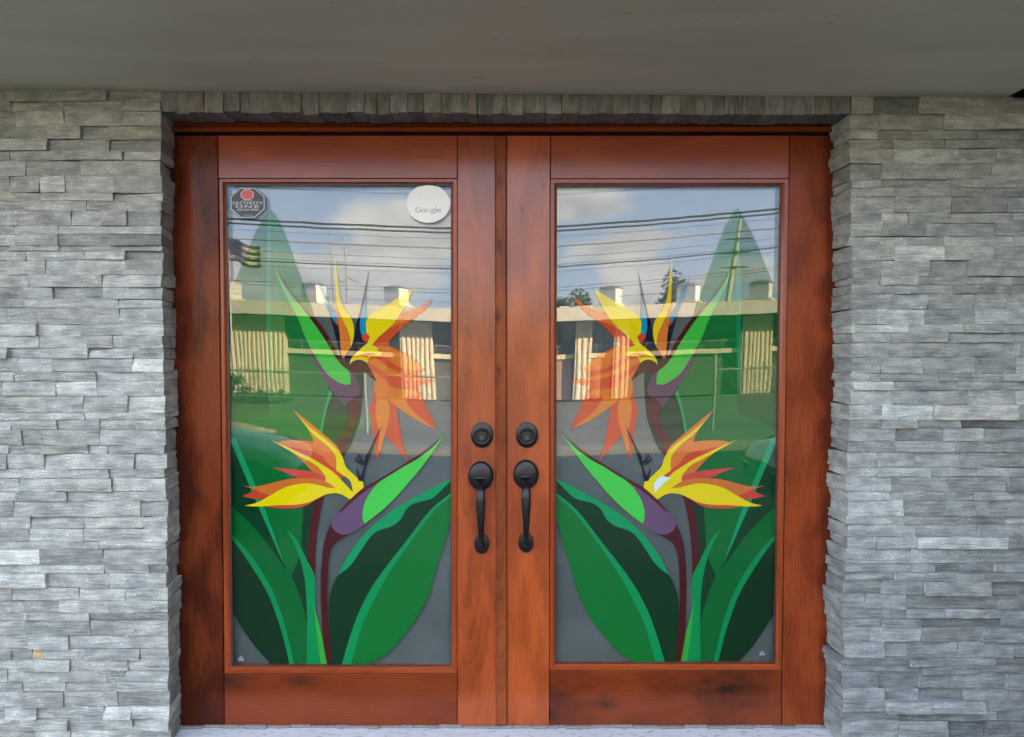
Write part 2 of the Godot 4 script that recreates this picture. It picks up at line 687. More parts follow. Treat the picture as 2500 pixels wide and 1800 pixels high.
# ---------- the building round the doorway
func make_building() -> void:
	var t := thing("building", "plastered street building behind the slate cladding and the doors", "building")
	put("wall", box(Vector3(-20, 0, -8), Vector3(36, 7.4, -0.26)), M.plaster, t)
	put("backing_wall", box(Vector3(-20, 0, -0.26), Vector3(-1.1675, 2.6, -0.03)), M.mortar, t)
	put("backing_wall", box(Vector3(1.1353, 0, -0.26), Vector3(36, 2.6, -0.03)), M.mortar, t)
	put("upper_wall", box(Vector3(-20, 2.6, -0.26), Vector3(36, 7.4, -0.035)), M.plaster, t)
	put("header_wall", box(Vector3(-1.1675, 2.47, -0.26), Vector3(1.1353, 2.6, -0.036)), M.mortar, t)
	put("added_wing", box(Vector3(2.3, 0, 0.0), Vector3(16, 4.2, 3.6), 0.02), M.added_wing, t)  # unseen wing, added to keep sky light off the right wall
	# canopy: a slab with a level plastered underside, its wall end a little lower on the right
	var c := thing("canopy", "smooth grey beige plastered canopy slab overhanging the doorway", "canopy")
	var x0 := -4.2
	var x1 := 1.6057
	var ya := 2.5265
	var yb := 2.4841
	var st := begin()
	st.set_smooth_group(-1)
	var zf := 0.76
	var zb := 0.002
	quad(st, Vector3(x0, ya, zb), Vector3(x1, yb, zb), Vector3(x1, yb, zf), Vector3(x0, ya, zf), Vector2(0, 1), Vector2(1, 1), Vector2(1, 0), Vector2(0, 0))
	put("underside", done(st), M.soffit, c)
	st = begin()
	st.set_smooth_group(-1)
	quad(st, Vector3(x0, ya, zf), Vector3(x1, yb, zf), Vector3(x1, yb + 0.3, zf), Vector3(x0, ya + 0.3, zf))
	quad(st, Vector3(x1, yb, zf), Vector3(x1, yb, zb), Vector3(x1, yb + 0.3, zb), Vector3(x1, yb + 0.3, zf))
	quad(st, Vector3(x0, ya + 0.3, zf), Vector3(x1, yb + 0.3, zf), Vector3(x1, yb + 0.3, zb), Vector3(x0, ya + 0.3, zb))
	quad(st, Vector3(x0, ya, zb), Vector3(x0, ya, zf), Vector3(x0, ya + 0.3, zf), Vector3(x0, ya + 0.3, zb))
	put("fascia", done(st), M.plaster, c)
	# eave past the canopy's right end, its black standing in for deep shade
	var e := thing("eave", "rough eave board just past the right end of the canopy, coloured black for the deep shade there", "eave")
	put("board", box(Vector3(x1 + 0.012, yb + 0.006, 0.004), Vector3(2.28, yb + 0.22, 0.5), 0.006), M.black, e)
	put("flashing", box(Vector3(x1 + 0.012, yb - 0.006, 0.02), Vector3(2.28, yb + 0.004, 0.06), 0.002), M.black, e)
	# sill
	var s := thing("door_sill", "white painted worn sill under both door leaves", "door sill")
	st = begin()
	st.set_smooth_group(-1)
	var sy := SILL - 0.004
	quad(st, Vector3(-1.1675 - 0.01, sy - 0.012, 0.155), Vector3(1.1353 + 0.01, sy - 0.012, 0.155), Vector3(1.1353 + 0.01, sy, -0.2), Vector3(-1.1675 - 0.01, sy, -0.2), Vector2(0, 1), Vector2(1, 1), Vector2(1, 0), Vector2(0, 0))
	quad(st, Vector3(-1.1675 - 0.01, 0.0, 0.155), Vector3(1.1353 + 0.01, 0.0, 0.155), Vector3(1.1353 + 0.01, sy - 0.012, 0.155), Vector3(-1.1675 - 0.01, sy - 0.012, 0.155), Vector2(0, 0), Vector2(1, 0), Vector2(1, 1), Vector2(0, 1))
	put("sill_top", done(st), M.sill, s)
	# the line of grit where the sill meets the doors
	st = begin()
	var grit := mottled(lin(0.05, 0.048, 0.045), lin(0.34, 0.32, 0.29), 0.05, 6.0, 0.95, 31)
	var r := RandomNumberGenerator.new()
	r.seed = 9
	var x := -1.1675 + 0.02
	while x < 1.1353 - 0.04:
		var l := r.randf_range(0.02, 0.09)
		add_box(st, Vector3(x, sy - 0.002, DOOR_Z - 0.02), Vector3(minf(x + l, 1.1353), sy + r.randf_range(0.004, 0.009), DOOR_Z + r.randf_range(0.006, 0.016)), 0.002)
		x += l
	var gm := put("grit", done(st), grit, s)
	gm.set_meta("kind", "stuff")


# ---------- split slate cladding
# one stone: a box whose faces are broken up; side is +1 or -1 where that end turns the corner into the doorway
func add_stone(st: SurfaceTool, lo: Vector3, hi: Vector3, sd: float, tone: Color, corner := 0, back_shift := 0.0, upright := false, pale_ends := false) -> void:
	var r := RandomNumberGenerator.new()
	r.seed = int(sd * 1000.0)
	var size := hi - lo
	var n := [clampi(int(size.x / 0.030), 2, 14), clampi(int(size.y / 0.014), 2, 6), 5 if corner != 0 or upright else 2]
	if upright:
		n = [clampi(int(size.x / 0.014), 2, 4), 4, 5]
	var tilt := Vector2(r.randf_range(-1, 1) * 0.003, r.randf_range(-1, 1) * 0.0035)
	var chip := r.randf() < 0.16
	var chip_at := Vector2(r.randf_range(0.1, 0.9), 0.0 if r.randf() < 0.5 else 1.0)
	var skew := Vector2(r.randf_range(-1, 1), r.randf_range(-1, 1)) * 0.0012
	var bend := r.randf_range(-1, 1) * 0.006
	var uv0 := Vector2(r.randf() * maxf(0.02, 0.95 - size.x), r.randf() * maxf(0.02, 0.95 - size.y))
	var sharp := r.randf_range(0.0008, 0.003)
	var at := func(fx: float, fy: float, fz: float) -> Vector3:
		var p := Vector3(lerpf(lo.x, hi.x, fx), lerpf(lo.y, hi.y, fy), lerpf(lo.z, hi.z, fz))
		var q := Vector3(p.x * (70.0 if upright else 16.0), p.y * (16.0 if upright else 75.0), p.z * 22.0 + sd)
		var rough := nz.get_noise_3d(q.x, q.y, q.z)
		var coarse := nz.get_noise_3d(q.x * 0.35 + 40.0, q.y * 0.3, q.z)
		p.z += fz * (tilt.x * (fx - 0.5) * 2.0 + tilt.y * (fy - 0.5) * 2.0 + rough * 0.0024 + coarse * 0.003)
		if chip:
			var cd := Vector2((fx - chip_at.x) * size.x / 0.07, (fy - chip_at.y) * size.y / 0.022).length()
			p.z -= fz * 0.012 * clampf(1.3 - cd, 0.0, 1.0)
		var ends := 1.0 if fx == 0.0 or fx == 1.0 else 0.0
		var flats := 1.0 if fy == 0.0 or fy == 1.0 else 0.0
		if fz == 1.0 and (ends > 0.0 or flats > 0.0):
			p.z -= sharp
		p.x += skew.x * (fy - 0.5) * 2.0 + ends * rough * 0.0016
		p.y += (skew.y * (fx - 0.5) * 2.0 + nz.get_noise_3d(p.x * 22.0, fy * 9.0, sd) * 0.0016) * (1.0 if not upright else 0.3) + (flats * nz.get_noise_3d(p.x * 60.0, sd, p.z * 40.0) * 0.003 if upright else 0.0)
		if corner != 0:
			var far := fx if corner > 0 else 1.0 - fx
			p.x += far * ((1.0 - fz) * (back_shift + bend) + (1.0 - fz * 0.75) * nz.get_noise_3d(p.y * 60.0, p.z * 18.0, sd + 9.0) * 0.008)
			p.y += far * (1.0 - fz) * bend * 1.2
		return p
	st.set_color(tone)
	# front, right, left, top, underside
	for face in 5:
		if face == 1 and corner < 0 or face == 2 and corner > 0:
			continue
		var na: int = n[0] if face != 1 and face != 2 else n[2]
		var nb: int = n[1] if face < 3 else n[2]
		st.set_smooth_group(face + 1)
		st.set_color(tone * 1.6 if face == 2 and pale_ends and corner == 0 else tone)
		for i in na:
			for j in nb:
				var v := []
				var u := []
				for e in [[0, 0], [1, 0], [1, 1], [0, 1]]:
					var a := float(i + e[0]) / na
					var b := float(j + e[1]) / nb
					var p: Vector3
					match face:
						0: p = at.call(a, b, 1.0)
						1: p = at.call(1.0, b, 1.0 - a)
						2: p = at.call(0.0, b, a)
						3: p = at.call(a, 1.0, 1.0 - b)
						4: p = at.call(a, 0.0, b)
					v.append(p)
					var q := Vector2(p.x - lo.x, p.y - lo.y) if face == 0 else Vector2(p.z - lo.z, p.y - lo.y) if face < 3 else Vector2(p.x - lo.x, p.z - lo.z)
					if upright:
						q = Vector2(q.y, q.x)
					u.append(uv0 + q)
				quad(st, v[0], v[1], v[2], v[3], u[0], u[1], u[2], u[3])

func tint(side: int, tone: int, sd: float, low := 0.0) -> Color:
	var g := nz.get_noise_2d(sd * 3.7, 5.0) * 0.025
	if tone == -1:
		return Color(1.0, 0.70, 0.36)
	if tone == -3:
		return Color(0.62, 0.585, 0.455)
	if tone == -2:
		return Color(0.86, 0.82, 0.70)
	var c := Color(1.0 + g, 1.0, 1.0 - g) * (tone / 100.0)
	c = c * Color(0.645, 0.64, 0.555) if side == 0 else c * Color(0.625, 0.625, 0.525).lerp(Color(0.57, 0.61, 0.575), low)  # right wall: lower stones darker and bluer, shade painted over their slate tone
	return Color(minf(c.r, 1.0), minf(c.g, 1.0), minf(c.b, 1.0))

var n_stone := 0

# a course: y from top to bottom in mm, joints in mm, tone in percent and how proud in mm for each stone
func course(t: Node3D, side: int, y0: int, y1: int, xs: Array, tones: Array, proud: Array, spare: SurfaceTool) -> void:
	for k in tones.size():
		var lo := Vector3(xs[k] * 0.001 + 0.0005, y1 * 0.001 + 0.0005, -0.03)
		var hi := Vector3(xs[k + 1] * 0.001 - 0.0005, y0 * 0.001 - 0.0004, proud[k] * 0.0013 - 0.001)
		var corner := 0
		var shift := 0.0
		if side == 0 and k == tones.size() - 1:
			corner = 1
			lo.z = -0.142
			hi.z = minf(hi.z, 0.003)
		elif side == 1 and k == 0:
			corner = -1
			lo.z = -0.142
			hi.z = minf(hi.z, 0.003)
			shift = -0.0112
		if corner != 0 and side == 0:
			shift = -0.0144
		var sd := n_stone * 1.37 + side * 400.0 + k * 0.11 + y0 * 0.013
		var unseen: bool = y0 < 379 or hi.x < -1.6806 or lo.x > 1.6806
		if unseen:
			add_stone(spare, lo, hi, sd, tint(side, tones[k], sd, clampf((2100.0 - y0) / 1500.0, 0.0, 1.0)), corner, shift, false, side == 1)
			continue
		var st := begin()
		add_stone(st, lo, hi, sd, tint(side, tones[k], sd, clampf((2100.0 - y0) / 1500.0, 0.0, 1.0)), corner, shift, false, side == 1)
		put_nth("stone", n_stone, done(st), M.stone, t)
		n_stone += 1

func make_walls() -> void:
	var left := thing("stone_wall", "pale grey split slate wall beside the stickered door leaf, with one small tan stone", "stone wall")
	var spare := begin()
	course(left, 0, 2529, 2472, [-2628, -2435, -2209, -2098, -1919, -1800, -1618, -1455, -1315, -1144], [123, 92, 105, 76, 92, 104, 93, 102, 91], [1, 0, 2, 0, 4, 2, 4, 6, 0], spare)
	course(left, 0, 2472, 2440, [-2614, -2495, -2386, -2213, -2075, -1855, -1747, -1632, -1463, -1382, -1267, -1143], [141, 96, 113, 97, 88, 98, 95, 103, 87, 108, 107], [12, 0, -5, 12, 1, 3, 2, 0, 0, 2, 4], spare)
	course(left, 0, 2440, 2392, [-2678, -2452, -2241, -2099, -1971, -1781, -1617, -1458, -1265, -1144], [92, 109, 84, 130, 97, 88, 125, 112, 117], [6, 0, 1, 6, -5, 1, 3, 4, 3], spare)
	course(left, 0, 2392, 2350, [-2606, -2482, -2316, -2159, -1935, -1794, -1674, -1513, -1402, -1316, -1143], [103, 117, 124, 123, 94, 107, 85, 105, 84, -3], [1, 2, 12, 1, 1, 9, 2, 9, -3, 0], spare)
	course(left, 0, 2350, 2311, [-2720, -2589, -2437, -2328, -2134, -2007, -1877, -1696, -1510, -1314, -1147], [118, 109, 88, 89, 117, 86, 70, 115, 88, 70], [2, 1, 9, 9, 4, 2, 1, 12, -3, -6], spare)
	course(left, 0, 2311, 2282, [-2703, -2547, -2432, -2235, -2091, -1875, -1755, -1638, -1459, -1266, -1144], [118, 107, 66, 83, 101, 97, 87, 97, 102, 128], [4, 6, 0, 3, 0, 12, 2, 2, 9, 9], spare)
	course(left, 0, 2282, 2231, [-2781, -2566, -2390, -2240, -2119, -1960, -1737, -1587, -1408, -1147], [93, 120, 96, 88, 97, 80, 102, 80, 100], [0, -5, 2, 1, 1, 6, 1, -4, 0], spare)
	course(left, 0, 2231, 2177, [-2667, -2469, -2242, -2057, -1910, -1747, -1639, -1539, -1458, -1301, -1143], [89, 104, 125, 90, 88, 90, 94, 136, 119, 93], [-5, 0, 0, 1, 3, 0, 2, 3, 0, 0], spare)
	course(left, 0, 2177, 2150, [-2758, -2555, -2334, -2198, -2084, -1877, -1684, -1539, -1304, -1143], [87, 72, 103, 129, 106, 73, -3, 108, 107], [12, 3, 4, 3, 2, 6, 0, 0, -5], spare)
	course(left, 0, 2150, 2118, [-2627, -2421, -2312, -2156, -1958, -1819, -1699, -1591, -1390, -1257, -1143], [113, 124, 99, 104, 94, 106, 100, 107, 86, 100], [0, 0, 2, 9, 6, 1, 0, 1, 0, 9], spare)
	course(left, 0, 2118, 2069, [-2748, -2542, -2367, -2227, -2108, -1886, -1767, -1611, -1437, -1339, -1255, -1146], [105, 109, 83, 102, 133, 107, 102, 90, 100, 93, 78], [3, 3, 1, 4, 1, 0, 3, 4, 2, 9, 12], spare)
	course(left, 0, 2069, 2042, [-2660, -2499, -2376, -2232, -2023, -1833, -1624, -1481, -1144], [153, 88, 132, 107, 111, 94, 111, 108], [0, 0, -5, 2, 3, 1, 4, 6], spare)
	course(left, 0, 2042, 2004, [-2619, -2398, -2235, -2078, -1922, -1719, -1622, -1482, -1310, -1144], [80, 88, 94, 72, 113, 106, 97, 80, 56], [1, 4, 6, 3, 1, 0, 3, 2, 3], spare)
	course(left, 0, 2004, 1987, [-2756, -2593, -2367, -2194, -2081, -1950, -1736, -1637, -1479, -1142], [117, 122, 92, 90, 87, 127, 78, 99, 89], [1, -5, 0, 4, 0, 3, 0, 4, 1], spare)
	course(left, 0, 1987, 1958, [-2673, -2470, -2355, -2130, -1923, -1746, -1588, -1394, -1263, -1142], [88, 94, 93, 97, 85, 96, 109, 119, 75], [9, 6, 9, 0, 6, 0, 0, 4, -5], spare)
	course(left, 0, 1958, 1909, [-2738, -2515, -2388, -2177, -1966, -1796, -1650, -1527, -1423, -1264, -1140], [90, 96, 90, 98, 123, 107, 102, 104, 113, 85], [-5, 0, 0, 4, 0, -5, 1, 0, 2, 12], spare)
	course(left, 0, 1909, 1869, [-2640, -2506, -2296, -2070, -1923, -1768, -1579, -1338, -1144], [88, 74, 95, 113, 84, 92, 106, 118], [12, 1, 4, 2, 9, 2, 6, 3], spare)
	course(left, 0, 1869, 1830, [-2642, -2520, -2341, -2162, -1952, -1764, -1604, -1503, -1336, -1142], [120, 126, 102, 89, 77, 92, 95, 80, 103], [1, 6, 12, 12, 2, 0, 2, -5, 9], spare)
	course(left, 0, 1830, 1801, [-2671, -2520, -2343, -2178, -1960, -1801, -1592, -1287, -1144], [101, 90, 114, 94, 84, 73, 104, 117], [4, 4, 3, 0, 4, 2, 4, 0], spare)
	course(left, 0, 1801, 1749, [-2806, -2596, -2399, -2263, -2074, -1964, -1849, -1727, -1553, -1285, -1142], [100, 84, 117, 87, 101, 94, 83, 91, 91, 94], [1, 3, 0, 1, 1, 0, 1, 2, 1, 0], spare)
	course(left, 0, 1749, 1710, [-2722, -2515, -2307, -2116, -1994, -1849, -1683, -1553, -1413, -1273, -1140], [104, 105, 112, 96, 93, 100, 120, 115, 84, 121], [-5, 2, 0, 4, 0, 4, 6, -5, 0, 3], spare)
	course(left, 0, 1710, 1670, [-2651, -2487, -2265, -2127, -1934, -1735, -1549, -1389, -1305, -1142], [134, 94, 71, 101, 104, 112, 104, 98, 99], [0, -5, 4, 3, -5, 1, 0, 6, 12], spare)
	course(left, 0, 1670, 1636, [-2700, -2534, -2405, -2209, -2033, -1845, -1648, -1502, -1384, -1239, -1141], [106, 126, 100, 109, 103, 95, 99, 103, 115, 101], [0, 1, -5, 1, 12, 12, -5, 12, 4, 12], spare)
	course(left, 0, 1636, 1592, [-2722, -2555, -2375, -2215, -2077, -1931, -1813, -1619, -1505, -1242, -1142], [74, 97, 116, 113, 106, 120, 95, 102, 94, 150], [0, 0, -5, 6, 12, 1, 0, 1, 2, 3], spare)
	course(left, 0, 1592, 1562, [-2731, -2584, -2435, -2305, -2150, -1925, -1798, -1626, -1358, -1140], [83, 76, 110, 80, 122, 101, 95, 94, 102], [2, 0, 6, 12, 6, 1, 9, 9, 12], spare)
	course(left, 0, 1562, 1513, [-2651, -2470, -2345, -2166, -2011, -1879, -1666, -1494, -1358, -1140], [136, 132, 94, 94, 96, 98, 96, 148, 105], [0, 2, 1, 0, 0, 4, 4, 3, 6], spare)
	course(left, 0, 1513, 1458, [-2835, -2608, -2496, -2333, -2113, -2003, -1860, -1692, -1526, -1405, -1258, -1136], [80, 128, 125, 86, 77, 123, 106, 95, 90, 91, 120], [1, -5, 3, 3, -5, 2, 3, 1, 4, 3, 2], spare)
	course(left, 0, 1458, 1434, [-2682, -2489, -2304, -2155, -2017, -1846, -1729, -1610, -1401, -1139], [113, 107, 94, 86, 74, 93, 98, 106, 124], [0, 6, 6, 2, 1, 1, 2, 3, 0], spare)
	course(left, 0, 1434, 1402, [-2685, -2487, -2351, -2179, -1962, -1813, -1643, -1492, -1352, -1236, -1135], [114, 86, 114, 122, 87, 107, 86, 82, 94, 105], [2, 1, 9, -5, 0, 1, 2, 1, 0, 3], spare)
	course(left, 0, 1402, 1352, [-2669, -2553, -2337, -2154, -1966, -1817, -1604, -1535, -1352, -1137], [109, 61, 107, 98, 94, 86, 84, 94, 95], [2, 3, 4, 12, 4, 9, 0, 3, 0], spare)
	course(left, 0, 1352, 1323, [-2642, -2507, -2348, -2182, -2056, -1938, -1773, -1648, -1538, -1387, -1328, -1140], [83, 106, 86, 85, 76, 103, 110, 111, 117, 103, 87], [3, 1, 0, 2, 2, 1, 6, 3, 12, 4, 1], spare)
	course(left, 0, 1323, 1273, [-2730, -2544, -2362, -2155, -2017, -1836, -1656, -1533, -1382, -1239, -1136], [91, 90, 68, 99, 91, 78, 114, 113, 94, 108], [1, 1, 0, 3, 1, 6, 3, 0, 4, -5], spare)
	course(left, 0, 1273, 1243, [-2824, -2615, -2456, -2312, -2189, -2051, -1830, -1717, -1605, -1489, -1319, -1140], [79, 125, 95, 133, 103, 95, 83, 95, 116, 97, 101], [1, 0, 6, 0, 2, 1, 12, 0, 6, 9, 12], spare)
	course(left, 0, 1243, 1200, [-2772, -2583, -2358, -2168, -1985, -1805, -1615, -1492, -1309, -1137], [89, 84, 99, 123, 117, 111, 109, 103, 117], [12, 2, 2, 3, 1, 3, 9, 12, 12], spare)
	course(left, 0, 1200, 1168, [-2711, -2580, -2455, -2238, -2044, -1925, -1754, -1628, -1460, -1255, -1135], [101, 88, 107, 78, 97, 96, 108, 96, 101, 106], [2, -5, 4, 3, 3, -5, 0, 6, 1, 3], spare)
	course(left, 0, 1168, 1116, [-2644, -2454, -2255, -2106, -1950, -1792, -1636, -1406, -1221, -1133], [109, 129, 111, 108, 86, 78, 84, 110, 86], [0, 1, 9, 3, -5, 2, 0, 2, -5], spare)
	course(left, 0, 1116, 1076, [-2726, -2538, -2388, -2185, -1997, -1849, -1694, -1584, -1407, -1214, -1133], [95, 90, 84, 92, 97, 96, 111, 84, 124, 120], [0, -5, 0, 1, 1, 12, 1, -5, -5, 9], spare)
	course(left, 0, 1076, 1034, [-2777, -2565, -2382, -2162, -2024, -1885, -1697, -1587, -1407, -1217, -1133], [89, 103, 118, 103, 90, 76, 93, 111, 109, 135], [3, 2, 1, 0, 0, 1, 0, 2, 1, 0], spare)
	course(left, 0, 1034, 1009, [-2753, -2577, -2408, -2210, -2033, -1919, -1729, -1551, -1360, -1137], [97, 93, 102, 90, 113, 81, 87, 90, 111], [4, 9, 0, 1, 0, 6, 1, 0, 0], spare)
	course(left, 0, 1009, 959, [-2763, -2540, -2388, -2274, -2109, -1957, -1747, -1551, -1343, -1133], [94, 93, 109, 106, 95, 105, 152, 68, 85], [1, 9, 2, 0, 2, 6, 1, 4, 3], spare)
	course(left, 0, 959, 930, [-2793, -2613, -2491, -2339, -2174, -2026, -1800, -1628, -1428, -1341, -1193, -1133], [120, 86, 97, 116, 102, 106, 98, 108, 97, 97, 73], [2, 12, 0, 3, 1, 0, -5, 0, 1, 1, 12], spare)
	course(left, 0, 930, 882, [-2642, -2433, -2242, -2116, -1963, -1853, -1737, -1529, -1324, -1137], [126, 117, 104, 85, 87, 92, 146, 85, 101], [2, 3, 4, 6, -5, 4, 12, 0, 6], spare)
	course(left, 0, 882, 840, [-2729, -2604, -2462, -2234, -2058, -1894, -1748, -1644, -1424, -1273, -1131], [90, 68, 102, 95, 67, 118, 76, 97, 109, 99], [6, -5, -5, 4, 9, 12, 4, 1, 1, 1], spare)
	course(left, 0, 840, 800, [-2698, -2514, -2393, -2180, -1974, -1822, -1647, -1491, -1325, -1132], [113, 90, 107, 110, 104, 89, 78, 107, 99], [1, 4, 9, -5, 3, 1, -4, 3, 12], spare)
	course(left, 0, 800, 773, [-2683, -2524, -2385, -2272, -2102, -1919, -1779, -1595, -1392, -1130], [117, 129, 84, 117, 100, 106, 99, 92, 68], [0, 9, 2, -5, 6, 2, 3, 3, 1], spare)
	course(left, 0, 773, 723, [-2815, -2621, -2454, -2251, -2060, -1877, -1696, -1600, -1387, -1244, -1133], [101, 112, 128, 116, 140, 92, 90, 80, 92, 102], [4, 1, 3, 1, 4, 0, 3, 6, 1, 9], spare)
	course(left, 0, 723, 681, [-2631, -2514, -2293, -2085, -1916, -1761, -1586, -1455, -1279, -1133], [73, 78, 99, 87, 79, 113, 107, 105, 90], [3, -5, 12, 1, 3, 0, 12, 0, 1], spare)
	course(left, 0, 681, 646, [-2653, -2495, -2385, -2212, -2070, -1858, -1648, -1579, -1544, -1403, -1225, -1133], [110, 95, 112, 91, 90, 93, 86, -1, 104, 82, 90], [4, -5, 0, 2, 4, 4, 2, 2, 3, 9, 0], spare)
	course(left, 0, 646, 609, [-2738, -2594, -2374, -2178, -2067, -1937, -1741, -1620, -1453, -1265, -1128], [107, 118, 88, 90, 111, 102, 118, 94, 102, 97], [0, 6, 1, 1, 4, 0, -5, 12, 3, 2], spare)
	course(left, 0, 609, 569, [-2698, -2490, -2335, -2149, -1944, -1833, -1663, -1493, -1334, -1275, -1133], [123, 93, 72, 109, 99, 93, 113, 90, 87, 90], [-5, 4, 4, 1, 2, 3, 0, 3, 1, 0], spare)
	course(left, 0, 569, 539, [-2682, -2494, -2358, -2195, -2061, -1908, -1754, -1612, -1473, -1302, -1134], [106, 112, 87, 96, 97, 86, 94, 104, 78, 110], [1, 4, 3, 4, 3, 1, 4, 1, 0, 3], spare)
	course(left, 0, 539, 489, [-2674, -2562, -2391, -2191, -2046, -1934, -1812, -1610, -1474, -1300, -1129], [97, 125, 93, 95, 79, 117, 104, 83, 95, 65], [0, 0, 0, 4, 1, -5, 4, 12, 4, 0], spare)
	course(left, 0, 489, 446, [-2794, -2605, -2431, -2238, -2092, -1946, -1786, -1665, -1566, -1345, -1256, -1132], [95, 109, 105, 95, 113, 100, 108, 116, 106, 133, 135], [2, 6, 0, 2, 6, 9, 0, 9, 1, 6, 0], spare)
	course(left, 0, 446, 409, [-2734, -2584, -2458, -2261, -2126, -1933, -1742, -1616, -1460, -1251, -1131], [94, 85, 78, 90, 98, 125, 120, 109, 109, 95], [6, 0, 4, 0, 1, 9, 2, 12, 2, 6], spare)
	course(left, 0, 409, 371, [-2640, -2532, -2394, -2238, -2038, -1924, -1785, -1569, -1455, -1291, -1126], [77, 90, 129, 115, 139, 95, 94, 129, 131, 75], [0, 6, 9, 2, 9, 12, -5, 6, 1, 1], spare)
	course(left, 0, 371, 324, [-2709, -2568, -2403, -2279, -2056, -1878, -1734, -1629, -1431, -1297, -1128], [116, 122, 80, 85, 111, 91, 93, 88, 113, 97], [3, 2, 0, 4, 0, 1, 2, 0, 0, 3], spare)
	course(left, 0, 324, 293, [-2794, -2619, -2494, -2332, -2112, -1942, -1791, -1664, -1540, -1372, -1126], [72, 93, 106, 110, 111, 97, 95, 94, 100, 109], [4, 6, -5, 0, 1, 12, 1, -5, 0, 4], spare)
	course(left, 0, 293, 243, [-2664, -2453, -2331, -2168, -1976, -1844, -1645, -1486, -1277, -1127], [105, 88, 110, 105, 88, 84, 103, 102, 113], [-5, 4, 4, -5, 0, 1, 12, 6, 1], spare)
	course(left, 0, 243, 208, [-2699, -2494, -2301, -2099, -1874, -1753, -1581, -1392, -1243, -1128], [104, 93, 73, 96, 112, 100, 106, 91, 105], [9, 2, 12, 6, 9, 1, 0, 3, 3], spare)
	course(left, 0, 208, 158, [-2775, -2628, -2433, -2227, -2062, -1909, -1728, -1517, -1343, -1129], [105, 102, 91, 87, 98, 120, 105, 88, 92], [4, 1, 0, 1, 0, 1, 2, 9, 0], spare)
	course(left, 0, 158, 123, [-2733, -2558, -2378, -2179, -1967, -1763, -1622, -1453, -1293, -1125], [98, 102, 101, 66, 143, 73, 78, 89, 127], [0, 3, 9, 0, 1, 3, 3, 4, 9], spare)
	course(left, 0, 123, 78, [-2754, -2633, -2508, -2373, -2212, -2074, -1854, -1722, -1562, -1363, -1128], [93, 106, 94, 98, 112, 111, 131, 97, 101, 111], [0, 4, 2, 0, 6, 4, 6, 3, 1, -5], spare)
	course(left, 0, 78, 38, [-2694, -2528, -2328, -2118, -1945, -1793, -1642, -1493, -1284, -1128], [119, 122, 94, 74, 126, 96, 104, 106, 104], [6, 4, 6, 4, 0, 2, 3, 9, 0], spare)
	course(left, 0, 38, -13, [-2789, -2559, -2433, -2324, -2163, -2006, -1794, -1667, -1543, -1344, -1127], [102, 102, 91, 91, 112, 94, 108, 113, 75, 77], [1, 1, 0, 6, 2, 9, 12, 2, 4, 4], spare)
	var s0 := put("stone_cladding", done(spare), M.stone, left)
	s0.set_meta("kind", "stuff")
	n_stone = 0
	var right := thing("stone_wall", "blue grey split slate wall with a chalky white streaked stone, shade toned into its lower right", "stone wall")
	spare = begin()  # tones fall towards the lower right, painted shade over varied slate
	course(right, 1, 2516, 2431, [1104, 1175, 1329, 1537, 1731, 1883, 2038, 2173, 2282], [104, 60, 107, 93, 83, 69, 90, 82], [9, -6, 3, 2, 4, 3, 0, 3], spare)
	course(right, 1, 2431, 2380, [1101, 1197, 1406, 1577, 1782, 1957, 2078, 2282], [104, 92, 122, 116, 83, 84, 68], [-5, 1, 9, 12, -5, 3, 1], spare)
	course(right, 1, 2380, 2350, [1103, 1193, 1359, 1514, 1683, 1830, 1954, 2064, 2196, 2283], [130, 75, 86, 76, 100, 94, 80, 74, 81], [2, -2, 1, 1, -5, 6, 4, 9, 12], spare)
	course(right, 1, 2350, 2321, [1100, 1242, 1411, 1592, 1770, 1895, 2017, 2192, 2283], [85, 102, 81, 70, 88, 78, 70, 67], [1, 1, 2, 1, 2, 0, 1, 0], spare)
	course(right, 1, 2321, 2271, [1097, 1242, 1456, 1578, 1713, 1858, 2028, 2284], [-3, 128, 94, 106, 78, 73, 103], [3, 3, 0, 0, -5, 1, 4], spare)
	course(right, 1, 2271, 2218, [1105, 1206, 1409, 1566, 1746, 1919, 2045, 2285], [80, 92, 86, 102, 123, 81, 57], [-6, 6, 1, 1, -5, 3, 0], spare)
	course(right, 1, 2218, 2192, [1107, 1206, 1349, 1476, 1606, 1731, 1866, 1980, 2145, 2285], [103, 71, 86, 92, 85, 87, 77, 65, 96], [0, 1, 0, 6, 2, 6, 4, 2, 12], spare)
	course(right, 1, 2192, 2163, [1106, 1246, 1432, 1545, 1714, 1835, 2028, 2286], [100, 95, 81, 68, 64, 100, 81], [6, 3, 3, 0, 2, 2, -5], spare)
	course(right, 1, 2163, 2112, [1105, 1248, 1433, 1617, 1781, 1918, 2044, 2286], [105, 93, 68, 82, 100, 77, 65], [0, 3, 2, 4, 2, -5, 0], spare)
	course(right, 1, 2112, 2077, [1108, 1205, 1295, 1428, 1637, 1760, 1893, 2027, 2152, 2287], [90, 132, 97, 89, 85, 73, 87, 77, 54], [4, 0, 3, 0, 2, 9, 6, 4, 2], spare)
	course(right, 1, 2077, 2035, [1105, 1205, 1350, 1428, 1576, 1733, 1842, 1951, 2065, 2184, 2288], [117, 83, 101, 82, 76, 61, 87, 90, 97, 62], [6, 6, 1, 1, 6, -5, 6, 12, 12, 4], spare)
	course(right, 1, 2035, 2004, [1104, 1252, 1412, 1635, 1846, 1976, 2116, 2288], [119, 104, 121, 102, 85, 84, 57], [-5, -5, 1, 6, 12, 6, 9], spare)
	course(right, 1, 2004, 1956, [1111, 1250, 1414, 1574, 1753, 1943, 2068, 2180, 2289], [107, 154, 104, 80, 102, 77, 67, 52], [3, 1, 2, 4, 1, 6, 0, 0], spare)
